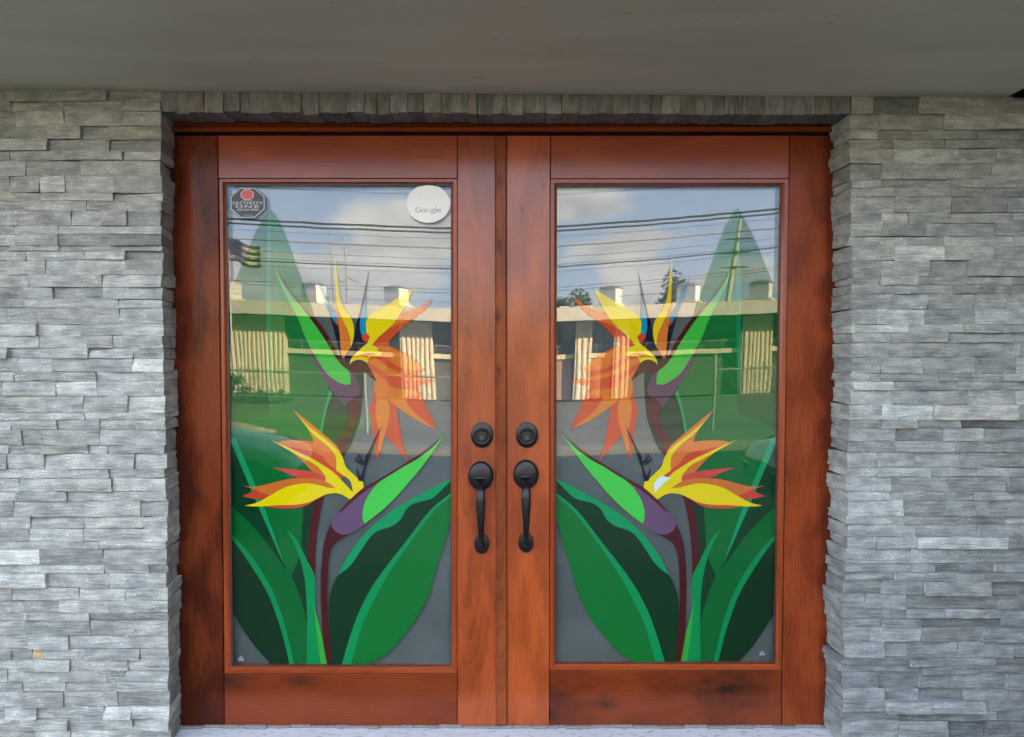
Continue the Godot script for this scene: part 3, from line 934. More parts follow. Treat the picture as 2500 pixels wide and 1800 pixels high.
	course(right, 1, 1956, 1904, [1112, 1206, 1366, 1491, 1592, 1786, 1905, 2018, 2186, 2290], [86, 108, 77, 82, 88, 84, 79, 68, 60], [1, 1, -5, 12, 4, 0, 1, -5, 1], spare)
	course(right, 1, 1904, 1876, [1113, 1204, 1327, 1486, 1636, 1774, 1917, 2062, 2290], [102, 122, 82, 83, 73, 67, 94, 97], [3, 7, 3, 3, 1, 1, 1, -5], spare)
	course(right, 1, 1876, 1847, [1109, 1248, 1442, 1578, 1705, 1836, 2007, 2166, 2291], [91, 98, 73, 75, 72, 74, 90, 80], [1, 1, 9, 1, 12, -5, 1, 3], spare)
	course(right, 1, 1847, 1797, [1106, 1249, 1359, 1514, 1615, 1761, 1934, 2088, 2291], [83, 103, 84, 90, 92, 88, 55, 67], [1, 2, 0, 4, 3, 6, 2, -5], spare)
	course(right, 1, 1797, 1747, [1110, 1195, 1352, 1510, 1715, 1869, 1979, 2178, 2292], [99, 135, 81, 108, 91, 105, 89, 73], [3, 0, 1, 8, 1, -5, 3, 6], spare)
	course(right, 1, 1747, 1720, [1110, 1296, 1478, 1599, 1805, 1980, 2162, 2292], [138, 104, 104, 79, 72, 76, 69], [6, 4, 12, 9, 0, 4, 1], spare)
	course(right, 1, 1720, 1688, [1114, 1242, 1419, 1638, 1790, 1965, 2106, 2293], [118, 100, 93, 71, 93, 66, 67], [8, 12, 0, 0, -5, 0, 0], spare)
	course(right, 1, 1688, 1640, [1112, 1242, 1464, 1671, 1880, 2065, 2294], [99, 90, 95, 77, 56, 82], [-5, 1, -5, 2, 0, 12], spare)
	course(right, 1, 1640, 1587, [1112, 1206, 1341, 1519, 1648, 1850, 2019, 2184, 2294], [92, 94, 86, 71, 111, 82, 72, 53], [3, 1, 1, 4, 1, 1, 0, 3], spare)
	course(right, 1, 1587, 1561, [1108, 1204, 1398, 1603, 1775, 1903, 2071, 2295], [101, 85, 85, 88, 74, 69, 58], [9, 0, 9, 9, 0, 6, 0], spare)
	course(right, 1, 1561, 1532, [1114, 1251, 1453, 1657, 1836, 1997, 2116, 2295], [145, 82, 98, 73, 73, 71, 55], [12, 3, 6, 1, 0, 0, 1], spare)
	course(right, 1, 1532, 1484, [1108, 1249, 1490, 1649, 1818, 2017, 2211, 2296], [117, 87, 101, 125, 80, 65, 62], [1, 4, 1, 2, 0, 3, 0], spare)
	course(right, 1, 1484, 1434, [1104, 1212, 1382, 1658, 1782, 1940, 2079, 2297], [117, 161, -2, 80, 81, 70, 61], [3, 0, 7, 6, 6, 3, 2], spare)
	course(right, 1, 1434, 1407, [1105, 1212, 1328, 1474, 1656, 1830, 1970, 2162, 2297], [91, 92, 85, 53, 80, 55, 72, 55], [2, 6, 2, -6, -8, 0, 0, 6], spare)
	course(right, 1, 1407, 1365, [1103, 1257, 1417, 1548, 1747, 1886, 2080, 2298], [98, 76, 106, 74, 72, 84, 67], [4, -8, 2, 18, 3, 6, 0], spare)
	course(right, 1, 1365, 1328, [1103, 1255, 1455, 1613, 1793, 1902, 2028, 2175, 2298], [75, 91, 85, 73, 82, 62, 68, 74], [0, 0, 6, 9, 3, 2, 9, 2], spare)
	course(right, 1, 1328, 1278, [1100, 1199, 1319, 1470, 1680, 1895, 2048, 2299], [98, 93, 105, 84, 82, 73, 69], [0, 0, -8, 2, 0, -8, 4], spare)
	course(right, 1, 1278, 1248, [1099, 1199, 1374, 1532, 1628, 1766, 1955, 2110, 2300], [116, 109, 101, 98, 87, 73, 94, 50], [0, 3, -8, 2, 6, 2, 0, 0], spare)
	course(right, 1, 1248, 1200, [1097, 1244, 1429, 1621, 1761, 1941, 2050, 2300], [106, 85, 78, 71, 71, 47, 53], [0, 2, 3, 14, 14, 0, 2], spare)
	course(right, 1, 1200, 1170, [1103, 1241, 1360, 1516, 1666, 1799, 1956, 2072, 2301], [122, 102, 78, 94, 91, 78, 63, 53], [3, 0, 0, 4, 2, 2, 4, 4], spare)
	course(right, 1, 1170, 1118, [1103, 1284, 1427, 1523, 1568, 1725, 1931, 2047, 2165, 2301], [124, 80, 86, 83, 70, 73, 62, 70, 50], [2, 2, 4, 0, 2, 3, 4, 2, 4], spare)
	course(right, 1, 1118, 1091, [1095, 1284, 1459, 1623, 1837, 2028, 2188, 2302], [113, 80, 74, 95, 51, 61, 49], [4, 6, 2, 0, 3, 6, 3], spare)
	course(right, 1, 1091, 1051, [1101, 1161, 1326, 1529, 1669, 1848, 1995, 2189, 2302], [101, 108, 89, 83, 80, 66, 65, 39], [3, 0, 2, 9, 9, 2, 14, 4], spare)
	course(right, 1, 1051, 1012, [1101, 1196, 1329, 1623, 1781, 1947, 2069, 2303], [92, 98, 160, 74, 67, 70, 61], [6, 4, 12, 14, 14, 4, 0], spare)
	course(right, 1, 1012, 963, [1097, 1312, 1433, 1535, 1712, 1925, 2089, 2304], [96, 97, 77, 76, 89, 67, 82], [4, 2, 0, 0, 3, -8, 9], spare)
	course(right, 1, 963, 935, [1094, 1310, 1387, 1473, 1585, 1617, 1787, 1951, 2103, 2304], [78, 92, 75, 68, 90, 95, 55, 51, 58], [14, 6, 2, 2, 6, 6, 4, 4, 0], spare)
	course(right, 1, 935, 907, [1096, 1256, 1355, 1543, 1751, 1940, 2103, 2305], [85, 92, 84, 70, 70, 63, 49], [2, 9, 18, 18, 9, 2, 6], spare)
	course(right, 1, 907, 860, [1094, 1219, 1353, 1566, 1667, 1846, 2038, 2146, 2305], [71, 78, 77, 58, 64, 73, 48, 44], [-8, 4, 18, 6, 2, 2, 0, 3], spare)
	course(right, 1, 860, 810, [1085, 1163, 1296, 1596, 1792, 1990, 2154, 2306], [87, 82, 75, 57, 55, 46, 63], [2, 2, -8, 0, 6, 6, 2], spare)
	course(right, 1, 810, 780, [1086, 1245, 1297, 1428, 1571, 1700, 1898, 2073, 2215, 2306], [90, 68, 82, 98, 72, 70, 58, 56, 59], [6, 2, 0, 3, 0, -8, 3, 0, 0], spare)
	course(right, 1, 780, 753, [1084, 1215, 1344, 1614, 1791, 1958, 2133, 2307], [89, 70, 49, 61, 70, 54, 61], [18, 9, -8, 0, 2, 6, 2], spare)
	course(right, 1, 753, 703, [1091, 1178, 1344, 1547, 1722, 1846, 1970, 2099, 2308], [88, 108, 68, 71, 73, 41, 57, 64], [0, 2, 4, 14, 9, 6, 2, 18], spare)
	course(right, 1, 703, 651, [1093, 1226, 1307, 1466, 1649, 1815, 1957, 2147, 2308], [79, 81, 70, 77, 76, 66, 73, 72], [6, -8, 3, 4, 0, 4, 2, 0], spare)
	course(right, 1, 651, 626, [1088, 1308, 1427, 1588, 1775, 1929, 2049, 2161, 2309], [59, 70, 71, 50, 48, 74, 66, 46], [6, 14, 6, 6, 18, 6, -8, 2], spare)
	course(right, 1, 626, 599, [1085, 1348, 1536, 1743, 1934, 2128, 2309], [98, 62, 66, 69, 41, 50], [-8, 9, 4, 14, -8, 3], spare)
	course(right, 1, 599, 549, [1089, 1214, 1346, 1447, 1623, 1763, 1894, 2088, 2310], [59, 60, 68, 74, 66, 62, 63, 62], [-6, -9, 0, 6, 14, 2, 0, 4], spare)
	course(right, 1, 549, 511, [1093, 1229, 1338, 1487, 1641, 1856, 2019, 2135, 2310], [76, 91, 54, 79, 61, 61, 43, 69], [0, 2, -8, 0, 6, 9, 9, 3], spare)
	course(right, 1, 511, 471, [1089, 1230, 1374, 1552, 1752, 1867, 2038, 2183, 2311], [85, 90, 80, 71, 69, 54, 62, 55], [14, 18, 14, 0, 2, 9, 0, 2], spare)
	course(right, 1, 471, 441, [1090, 1277, 1438, 1601, 1752, 1893, 2072, 2225, 2312], [73, 57, 71, 53, 55, 60, 52, 64], [-8, 0, 0, 0, 9, 0, 6, 4], spare)
	course(right, 1, 441, 384, [1087, 1277, 1439, 1568, 1712, 1879, 2051, 2312], [87, 80, 49, 54, 43, 60, 72], [0, 6, -12, 4, 6, 14, 2], spare)
	course(right, 1, 384, 354, [1091, 1226, 1380, 1573, 1742, 1934, 2059, 2313], [99, 78, 70, 68, 60, 66, 67], [0, 18, 2, -8, 14, 2, 2], spare)
	course(right, 1, 354, 304, [1087, 1156, 1325, 1524, 1709, 1919, 2084, 2313], [71, 88, 92, 71, 60, 60, 48], [-8, -8, 9, 3, 0, 0, -8], spare)
	course(right, 1, 304, 273, [1093, 1266, 1465, 1624, 1749, 1923, 2075, 2314], [79, 86, 61, 55, 51, 51, 48], [0, 3, -8, 4, 0, 0, 0], spare)
	course(right, 1, 273, 223, [1089, 1197, 1376, 1560, 1681, 1834, 1991, 2185, 2315], [87, 73, 62, 68, 61, 53, 41, 45], [2, 3, 0, 4, 0, -8, 2, 18], spare)
	course(right, 1, 223, 188, [1089, 1287, 1495, 1640, 1846, 2025, 2212, 2315], [70, 51, 66, 67, 70, 67, 48], [0, 2, 6, 18, 6, 14, 0], spare)
	course(right, 1, 188, 138, [1087, 1227, 1406, 1595, 1748, 1940, 2118, 2316], [79, 67, 75, 74, 73, 64, 64], [4, 0, 2, 0, 14, 2, 0], spare)
	course(right, 1, 138, 103, [1090, 1178, 1357, 1526, 1678, 1854, 2011, 2122, 2317], [71, 91, 75, 63, 62, 61, 53, 56], [6, 0, 18, 4, 14, 6, 14, 6], spare)
	course(right, 1, 103, 53, [1089, 1298, 1477, 1680, 1855, 1998, 2160, 2317], [102, 78, 60, 70, 82, 62, 55], [4, 0, 2, -8, 18, 2, 18], spare)
	course(right, 1, 53, -13, [1090, 1218, 1393, 1587, 1787, 1948, 2097, 2220, 2318], [79, 71, 56, 60, 66, 52, 58, 66], [0, 3, 2, 0, 18, 2, 0, 4], spare)
	var s1 := put("stone_cladding", done(spare), M.stone, right)
	s1.set_meta("kind", "stuff")

func make_lintel() -> void:
	var t := thing("stone_lintel", "row of upright slate stones lining the top of the doorway", "stone lintel")
	var r := RandomNumberGenerator.new()
	r.seed = 41
	var joints := [-1147, -1095, -1054, -1005, -941, -887, -855, -789, -748, -686, -632, -596, -538, -479, -443, -399, -341, -290, -231, -202, -143, -114, -63, -19, 39, 75, 111, 162, 220, 279, 330, 380, 416, 452, 488, 547, 598, 627, 656, 692, 751, 780, 824, 885, 941, 953, 989, 1040, 1101]
	for k in joints.size() - 1:
		var st := begin()
		var drop := lerpf(2.4404, 2.4298, float(k) / joints.size()) + r.randf_range(-0.003, 0.003)
		var v := exp(r.randf_range(-0.3, 0.2)) * 0.70
		var w := r.randf_range(-0.05, 0.05)
		add_stone(st, Vector3(joints[k] * 0.001 + 0.0006, drop, -0.118), Vector3(joints[k + 1] * 0.001 - 0.0006, 2.531, r.randf_range(-0.006, 0.003)), 900.0 + k * 2.3, Color(v * (0.65 + w), v * 0.625, v * (0.56 - w)), 0, 0.0, true)
		put_nth("stone", k, done(st), M.stone, t)


# ---------- joinery
# a board with four front corners (top left, top right, bottom right, bottom left; mm), grain along its length
func board(c: Array, zf: float, zb: float, along_y: bool, bevel := 0.0016) -> ArrayMesh:
	var p := []
	for i in 4:
		p.append(Vector2(c[2 * i], c[2 * i + 1]) * 0.001)
	var lo := Vector2(minf(p[0].x, p[3].x), minf(p[3].y, p[2].y))
	var hi := Vector2(maxf(p[1].x, p[2].x), maxf(p[0].y, p[1].y))
	var uv := func(q: Vector2) -> Vector2:
		var a := (q - lo) / (hi - lo)
		return Vector2(a.x, 1.0 - a.y) if along_y else Vector2(1.0 - a.y, a.x)
	var st := begin()
	st.set_smooth_group(-1)
	var f := []
	var o := []
	var k := []
	var mid: Vector2 = (p[0] + p[1] + p[2] + p[3]) / 4.0
	for q in p:
		var i := Vector2(q.x - signf(q.x - mid.x) * bevel, q.y - signf(q.y - mid.y) * bevel)
		f.append([Vector3(i.x, i.y, zf), uv.call(i)])
		o.append([Vector3(q.x, q.y, zf - bevel), uv.call(q)])
		k.append([Vector3(q.x, q.y, zb), uv.call(q)])
	quad(st, f[3][0], f[2][0], f[1][0], f[0][0], f[3][1], f[2][1], f[1][1], f[0][1])
	for i in 4:
		var j := (i + 1) % 4
		quad(st, f[i][0], f[j][0], o[j][0], o[i][0], f[i][1], f[j][1], o[j][1], o[i][1])
		quad(st, o[i][0], o[j][0], k[j][0], k[i][0], o[i][1], o[j][1], k[j][1], k[i][1])
	return done(st)

# one mitred length of a glazing bead: outer edge a-b, inner edge c-d
func bead(a: Vector2, b: Vector2, c: Vector2, d: Vector2, z_out: float, z_in: float, along_y: bool) -> ArrayMesh:
	var st := begin()
	st.set_smooth_group(-1)
	var q := [a, b, c, d]
	var z := [z_out, z_out, z_in, z_in]
	var v := []
	var u := []
	for i in 4:
		v.append(Vector3(q[i].x * 0.001, q[i].y * 0.001, z[i]))
		u.append(Vector2(q[i].x, -q[i].y) * 0.0005 * Vector2(4, 1) if along_y else Vector2(-q[i].y, q[i].x) * 0.0005 * Vector2(4, 1))
	# a flat outer half, a rounded fall to the glass
	var e := []
	var ue := []
	for i in 2:
		e.append(v[i].lerp(v[3 - i], 0.62))
		e[i].z = z_out
		ue.append(u[i].lerp(u[3 - i], 0.62))
	quad(st, v[0], e[0], e[1], v[1], u[0], ue[0], ue[1], u[1])
	quad(st, e[0], v[3], v[2], e[1], ue[0], u[3], u[2], ue[1])
	var back3: Vector3 = v[3] - Vector3(0, 0, 0.03)
	var back2: Vector3 = v[2] - Vector3(0, 0, 0.03)
	quad(st, v[3], back3, back2, v[2], u[3], u[3], u[2], u[2])
	var b0: Vector3 = v[0] - Vector3(0, 0, 0.012)
	var b1: Vector3 = v[1] - Vector3(0, 0, 0.012)
	quad(st, b0, v[0], v[1], b1, u[0], u[0], u[1], u[1])
	return done(st)

func make_frame() -> void:
	var t := thing("door_frame", "reddish brown door frame head moulding above both door leaves", "door frame")
	put("moulding", board([-1216.0, 2467.6, 1160.1, 2467.6, 1160.3, 2430.8, -1216.2, 2430.8], DOOR_Z - 0.006, -0.22, false), M.wood_rail, t)
	put("moulding", board([-1212.8, 2426.5, 1157.0, 2426.5, 1157.2, 2408.4, -1212.9, 2408.4], DOOR_Z + 0.008, -0.22, false, 0.003), M.wood_rail, t)
	put("rebate", box(Vector3(-1.25, 2.38, -0.255), Vector3(1.2, 2.44, -0.19)), M.groove, t)
	put("rebate", box(Vector3(-1.25, SILL - 0.02, -0.257), Vector3(1.2, 2.4, -0.215)), M.groove, t)


func make_doors() -> void:
	var left := thing("door", "door leaf with a security sticker and a white round sticker on its glass", "door")
	var right := thing("door", "door leaf with a dark knot in its bottom rail and no stickers", "door")
	var lb := {
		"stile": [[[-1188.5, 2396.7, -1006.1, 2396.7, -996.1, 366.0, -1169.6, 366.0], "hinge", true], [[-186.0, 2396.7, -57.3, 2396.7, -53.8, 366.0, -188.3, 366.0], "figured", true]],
		"rail": [[[-1004.0, 2396.7, -187.8, 2396.7, -188.0, 2251.1, -1003.5, 2251.1], "rail_top", false], [[-994.3, 545.6, -190.0, 545.6, -190.2, 366.0, -994.0, 366.0], "rail", false]],
	}
	var rb := {
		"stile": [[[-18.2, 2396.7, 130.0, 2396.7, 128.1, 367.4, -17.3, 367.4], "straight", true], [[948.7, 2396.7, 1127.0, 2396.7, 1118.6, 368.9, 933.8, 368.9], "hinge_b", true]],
		"rail": [[[132.1, 2396.7, 946.6, 2396.7, 946.1, 2250.4, 132.3, 2250.4], "rail_top", false], [[130.1, 555.6, 931.3, 557.0, 931.7, 368.9, 129.6, 367.4], "knotty", false]],
	}
	for pair in [[left, lb], [right, rb]]:
		for kind in pair[1]:
			for e in pair[1][kind]:
				put(kind, board(e[0], DOOR_Z, DOOR_Z - 0.045, e[2]), M["wood_" + e[1]], pair[0])
	put("astragal", board([-57.1, 2393.8, -18.8, 2393.8, -17.5, 371.0, -54.3, 371.0], DOOR_Z + 0.011, DOOR_Z - 0.04, true, 0.004), M.wood_dark, left)
	glaze(left, [-1001.4, 2249.0, -188.2, 2249.0, -190.2, 547.1, -993.6, 547.1], [-985.0, 2234.6, -208.0, 2234.6, -210.1, 567.0, -973.2, 567.0], -0.5996, false)
	glaze(right, [132.3, 2248.3, 946.1, 2248.3, 931.3, 558.4, 130.1, 557.0], [152.5, 2230.4, 925.3, 2230.4, 913.5, 576.3, 150.5, 576.3], 0.5412, true)
	# keyed locks and grip handles
	for h in [[left, Vector3(-0.1027, 1.3729, DOOR_Z), Vector3(-0.1070, 1.2333, DOOR_Z), Vector3(-0.1044, 0.9986, DOOR_Z), 0], [right, Vector3(0.0514, 1.3729, DOOR_Z), Vector3(0.0479, 1.2382, DOOR_Z), Vector3(0.0480, 1.0028, DOOR_Z), 1]]:
		deadbolt(h[0], h[1])
		handle(h[0], h[2], h[3], h[4])

func glaze(door: Node3D, o: Array, n: Array, cx: float, mirrored: bool) -> void:
	var po := []
	var pi := []
	for i in 4:
		po.append(Vector2(o[2 * i], o[2 * i + 1]))
		pi.append(Vector2(n[2 * i], n[2 * i + 1]))
	var zo := DOOR_Z - 0.003
	var zi := DOOR_Z - 0.011
	for i in 4:
		var j := (i + 1) % 4
		put("glazing_bead", bead(po[j], po[i], pi[i], pi[j], zo, zi, i % 2 == 1), M.wood_rail_top, door)
	# dark gasket round the glass
	var st := begin()
	st.set_smooth_group(-1)
	var gw := [8.0, 2.5, 4.0, 6.0] if not mirrored else [6.0, 4.5, 4.0, 2.5]
	var gi := [pi[0] + Vector2(gw[3], -gw[0]), pi[1] + Vector2(-gw[1], -gw[0]), pi[2] + Vector2(-gw[1], gw[2]), pi[3] + Vector2(gw[3], gw[2])]
	for i in 4:
		var j := (i + 1) % 4
		var q := [pi[j], pi[i], gi[i], gi[j]]
		var v := []
		for e in q:
			v.append(Vector3(e.x * 0.001, e.y * 0.001, GLASS_Z + 0.0036))
		quad(st, v[0], v[3], v[2], v[1])
	put("gasket", done(st), M.gasket, door)
	# the pane, faintly bowed and rolled as float glass in a warped leaf is
	var lo := Vector2(minf(pi[0].x, pi[3].x) - 6.0, pi[3].y - 6.0) * 0.001
	var hi := Vector2(maxf(pi[1].x, pi[2].x) + 6.0, pi[0].y + 6.0) * 0.001
	put("glass_pane", pane(lo, hi, GLASS_Z, 0.006, -1.0 if mirrored else 1.0), M.glass, door)
	# the cut vinyl flowers on the inside face
	var base := group_node("flower_decal", door, Vector3(cx, 0, 0))
	var clip := PackedVector2Array()
	var f := [pi[0] + Vector2(-2, 2), pi[1] + Vector2(2, 2), pi[2] + Vector2(2, -2), pi[3] + Vector2(-2, -2)]
	for e in f:
		var q := Vector2(e.x - cx * 1000.0, e.y)
		clip.append(Vector2(-q.x, q.y) if mirrored else q)
	var z := ART_Z
	for a in art:
		var pts := PackedVector2Array()
		for i in range(0, a[2].size(), 2):
			pts.append(Vector2(a[2][i], a[2][i + 1]))
		var sm := smooth_outline(pts)
		if Geometry2D.triangulate_polygon(sm).is_empty():
			sm = pts
		var parts := Geometry2D.intersect_polygons(sm, clip)
		if parts.is_empty():
			continue
		var sc := PackedVector2Array()
		for e in sm:
			sc.append(e * 0.001)
		var cl := PackedVector2Array()
		for e in clip:
			cl.append(e * 0.001)
		var mesh := sheet(sc, z, mirrored, cl)
		if mesh:
			put(a[0], mesh, vinyl(a[1]), base)
		z += 0.00012
	if mirrored:
		# the clear cut-out in this leaf's lower flower shows white
		var w := PackedVector2Array()
		for q in [[-9.9, 1219.1, 17.2, 1227.7, 37.1, 1214.8, 47.1, 1200.5, 47, 1183.3, 44.1, 1167.5, 28.5, 1186.2, 11.4, 1203.3]]:
			for i in range(0, q.size(), 2):
				w.append(Vector2(q[i], q[i + 1]) * 0.001)
		put("petal", sheet(smooth_outline(w), z, mirrored, PackedVector2Array()), vinyl("e4f2f0"), base)
	# grey film behind it all
	put("window_film", pane(lo, hi, ART_Z - 0.004, 0.003, -1.0 if mirrored else 1.0), M.film, door)
	# maker's mark etched in the bottom outer corner
	var mk := begin()
	var mx := cx + (0.3315 if mirrored else -0.3462)
	var my := 0.6086 if mirrored else 0.5898
	var zt := ART_Z + 0.0092
	var tri := [Vector2(-9.5, -5), Vector2(9.5, -5), Vector2(0, 8)]
	for i in 3:
		var a: Vector2 = tri[i]
		var b: Vector2 = tri[(i + 1) % 3]
		add_tube(mk, [Vector3(mx + a.x * 0.001, my + a.y * 0.001, zt), Vector3(mx + b.x * 0.001, my + b.y * 0.001, zt)], [0.0007], 4)
	add_tube(mk, [Vector3(mx - 0.0095, my - 0.0075, zt), Vector3(mx + 0.0095, my - 0.0075, zt)], [0.0006], 4)
	add_tube(mk, [Vector3(mx - 0.003, my - 0.001, zt), Vector3(mx + 0.003, my - 0.001, zt)], [0.001], 4)
	put("etched_mark", done(mk), plain(lin(0.42, 0.46, 0.48), 0.7), door)
	if not mirrored:
		stickers(door, cx)

func vinyl(hex: String) -> StandardMaterial3D:
	var key := "vinyl_" + hex
	if not M.has(key):
		var c := Color(hex).srgb_to_linear()
		var green := c.g > c.r * 1.5
		M[key] = plain(Color(c.r * (0.6 if green else 1.0), c.g * (0.92 if green else 1.0), c.b * (0.68 if green else 1.0)) * ART_GAIN, 0.6)
		M[key].metallic_specular = 0.08
	return M[key]

func pane(lo: Vector2, hi: Vector2, z: float, thick: float, hand: float) -> ArrayMesh:
	var nx := 44
	var ny := 84
	var mid := (lo + hi) / 2.0
	var wob := FastNoiseLite.new()
	wob.seed = 6
	wob.frequency = 1.0
	wob.fractal_octaves = 1
	var fz := func(x: float, y: float) -> float:
		return hand * -0.0075 * (x - mid.x) * (y - mid.y) + wob.get_noise_2d(x * 13.0, y * 5.0) * 0.000013
	var st := begin()
	for s in 2:
		for j in ny:
			for i in nx:
				var v := []
				for e in [[0, 0], [1, 0], [1, 1], [0, 1]]:
					var x := lerpf(lo.x, hi.x, float(i + e[0]) / nx)
					var y := lerpf(lo.y, hi.y, float(j + e[1]) / ny)
					var f: float = fz.call(x, y)
					var d := 0.004
					var g := Vector3(-(fz.call(x + d, y) - f) / d, -(fz.call(x, y + d) - f) / d, 1.0).normalized()
					v.append([Vector3(x, y, z + f - (thick if s else 0.0)), g if s == 0 else -g])
				var order := [0, 2, 1, 0, 3, 2] if s == 0 else [0, 1, 2, 0, 2, 3]
				for q in order:
					st.set_normal(v[q][1])
					st.add_vertex(v[q][0])
	return st.commit()

func stickers(door: Node3D, cx: float) -> void:
	var bold := SystemFont.new()
	bold.font_names = PackedStringArray(["Droid Sans"])
	bold.font_weight = 700
	var sans := SystemFont.new()
	sans.font_names = PackedStringArray(["Droid Sans"])
	var c := Vector3(cx - 0.3085, 2.170, GLASS_Z + 0.0036)
	var s := group_node("security_sticker", door, c)
	var oct := func(rx: float, ry: float) -> PackedVector2Array:
		var p := PackedVector2Array()
		for e in [[-0.42, 1], [0.42, 1], [1, 0.42], [1, -0.42], [0.42, -1], [-0.42, -1], [-1, -0.42], [-1, 0.42]]:
			p.append(Vector2(e[0] * rx, e[1] * ry))
		return p
	var white := plain(lin(0.36, 0.36, 0.35), 0.5)
	var none := PackedVector2Array()
	put("edge", sheet(oct.call(0.0605, 0.0530), -0.0002, false, none), plain(lin(0.06, 0.07, 0.08), 0.5), s)
	put("border", sheet(oct.call(0.0585, 0.0510), 0.0, false, none), white, s)
	put("panel", sheet(oct.call(0.0548, 0.0478), 0.0002, false, none), plain(lin(0.022, 0.032, 0.044), 0.5), s)
	var o1 := put("emblem_border", sheet(oct.call(0.0228, 0.0188), 0.0004, false, none), plain(lin(0.42, 0.30, 0.30), 0.5), s)
	o1.position = Vector3(-0.001, 0.0275, 0)
	var o2 := put("emblem", sheet(oct.call(0.0188, 0.0152), 0.0006, false, none), plain(lin(0.50, 0.06, 0.07), 0.5), s)
	o2.position = Vector3(-0.001, 0.0275, 0)
	put_text("lettering", "PROTECTED BY", sans, Vector2(0.040, 0.0042), Vector3(-0.001, 0.0068, 0.0005), plain(lin(0.3, 0.3, 0.32), 0.5), s)
	put_text("lettering", "SECURITY", bold, Vector2(0.104, 0.0098), Vector3(0.0, -0.0008, 0.0005), white, s)
	put_text("lettering", "ONE", bold, Vector2(0.082, 0.0098), Vector3(-0.001, -0.0128, 0.0005), white, s)
	put_text("lettering", "808-521-0099", bold, Vector2(0.074, 0.0068), Vector3(0.001, -0.0238, 0.0005), white, s)
	put_text("lettering", "www", sans, Vector2(0.034, 0.003), Vector3(0.0, -0.0425, 0.0005), white, s)
	# round white sticker
	var g := group_node("round_sticker", door, Vector3(cx + 0.3115, 2.1709 - 0.004, GLASS_Z + 0.0036))
	var disc := func(rx: float, ry: float) -> PackedVector2Array:
		var p := PackedVector2Array()
		for k in 64:
			p.append(Vector2(cos(TAU * k / 64.0) * rx, sin(TAU * k / 64.0) * ry))
		return p
	put("border", sheet(disc.call(0.0772, 0.0660), 0.0, false, none), plain(lin(0.50, 0.49, 0.47), 0.5), g)
	put("disc", sheet(disc.call(0.0742, 0.0630), 0.0002, false, none), plain(lin(0.68, 0.66, 0.62), 0.5), g)
	var faint := plain(lin(0.58, 0.56, 0.53), 0.5)
	put_text("lettering", "Review us", sans, Vector2(0.052, 0.0075), Vector3(-0.004, 0.0165, 0.0003), faint, g)
	put_text("lettering", "on", sans, Vector2(0.012, 0.005), Vector3(0.0, 0.0025, 0.0003), faint, g)
	var letters := [["G", -0.0345, 0.019, 0.0175, 0.0, lin(0.14, 0.21, 0.33)], ["o", -0.0157, 0.0145, 0.0125, -0.0025, lin(0.42, 0.13, 0.09)], ["o", -0.0005, 0.0145, 0.0125, -0.0025, lin(0.47, 0.29, 0.08)], ["g", 0.0165, 0.0138, 0.0175, -0.005, lin(0.11, 0.16, 0.35)], ["l", 0.0268, 0.003, 0.0178, 0.0, lin(0.21, 0.26, 0.10)], ["e", 0.0368, 0.014, 0.0125, -0.0025, lin(0.45, 0.09, 0.07)]]
	for l in letters:
		put_text("letter", l[0], sans, Vector2(l[2], l[3]), Vector3(l[1], -0.0215 + l[4], 0.0003), plain(l[5], 0.5), g)

func deadbolt(door: Node3D, at: Vector3) -> void:
	var g := group_node("deadbolt", door, at)
	put("rose", turned(0.0385, 0.0440, [[1.0, 0.0], [1.0, 0.006], [0.975, 0.0085], [0.93, 0.0095], [0.5, 0.011], [0.02, 0.0112]]), M.black_metal, g)
	put("collar", turned(0.0282, 0.0268, [[1.0, 0.008], [1.0, 0.020], [0.95, 0.024], [0.80, 0.0235], [0.76, 0.0215], [0.02, 0.0215]]), M.black_metal, g, Vector3(-0.0005, -0.0035, 0))
	put("cylinder", turned(0.0205, 0.0178, [[1.0, 0.020], [1.0, 0.026], [0.93, 0.0275], [0.3, 0.0280], [0.02, 0.0281]]), M.black_metal, g, Vector3(-0.0005, -0.0035, 0))
	put("keyhole", turned(0.0072, 0.0072, [[1.0, 0.027], [1.0, 0.0292], [0.8, 0.0294], [0.78, 0.0284], [0.02, 0.0284]]), plain(lin(0.03, 0.03, 0.031), 0.3), g, Vector3(-0.001, -0.0095, 0))
	put("key_slot", box(Vector3(-0.0016, -0.013, 0.0282), Vector3(0.0004, -0.007, 0.0289)), M.black, g)

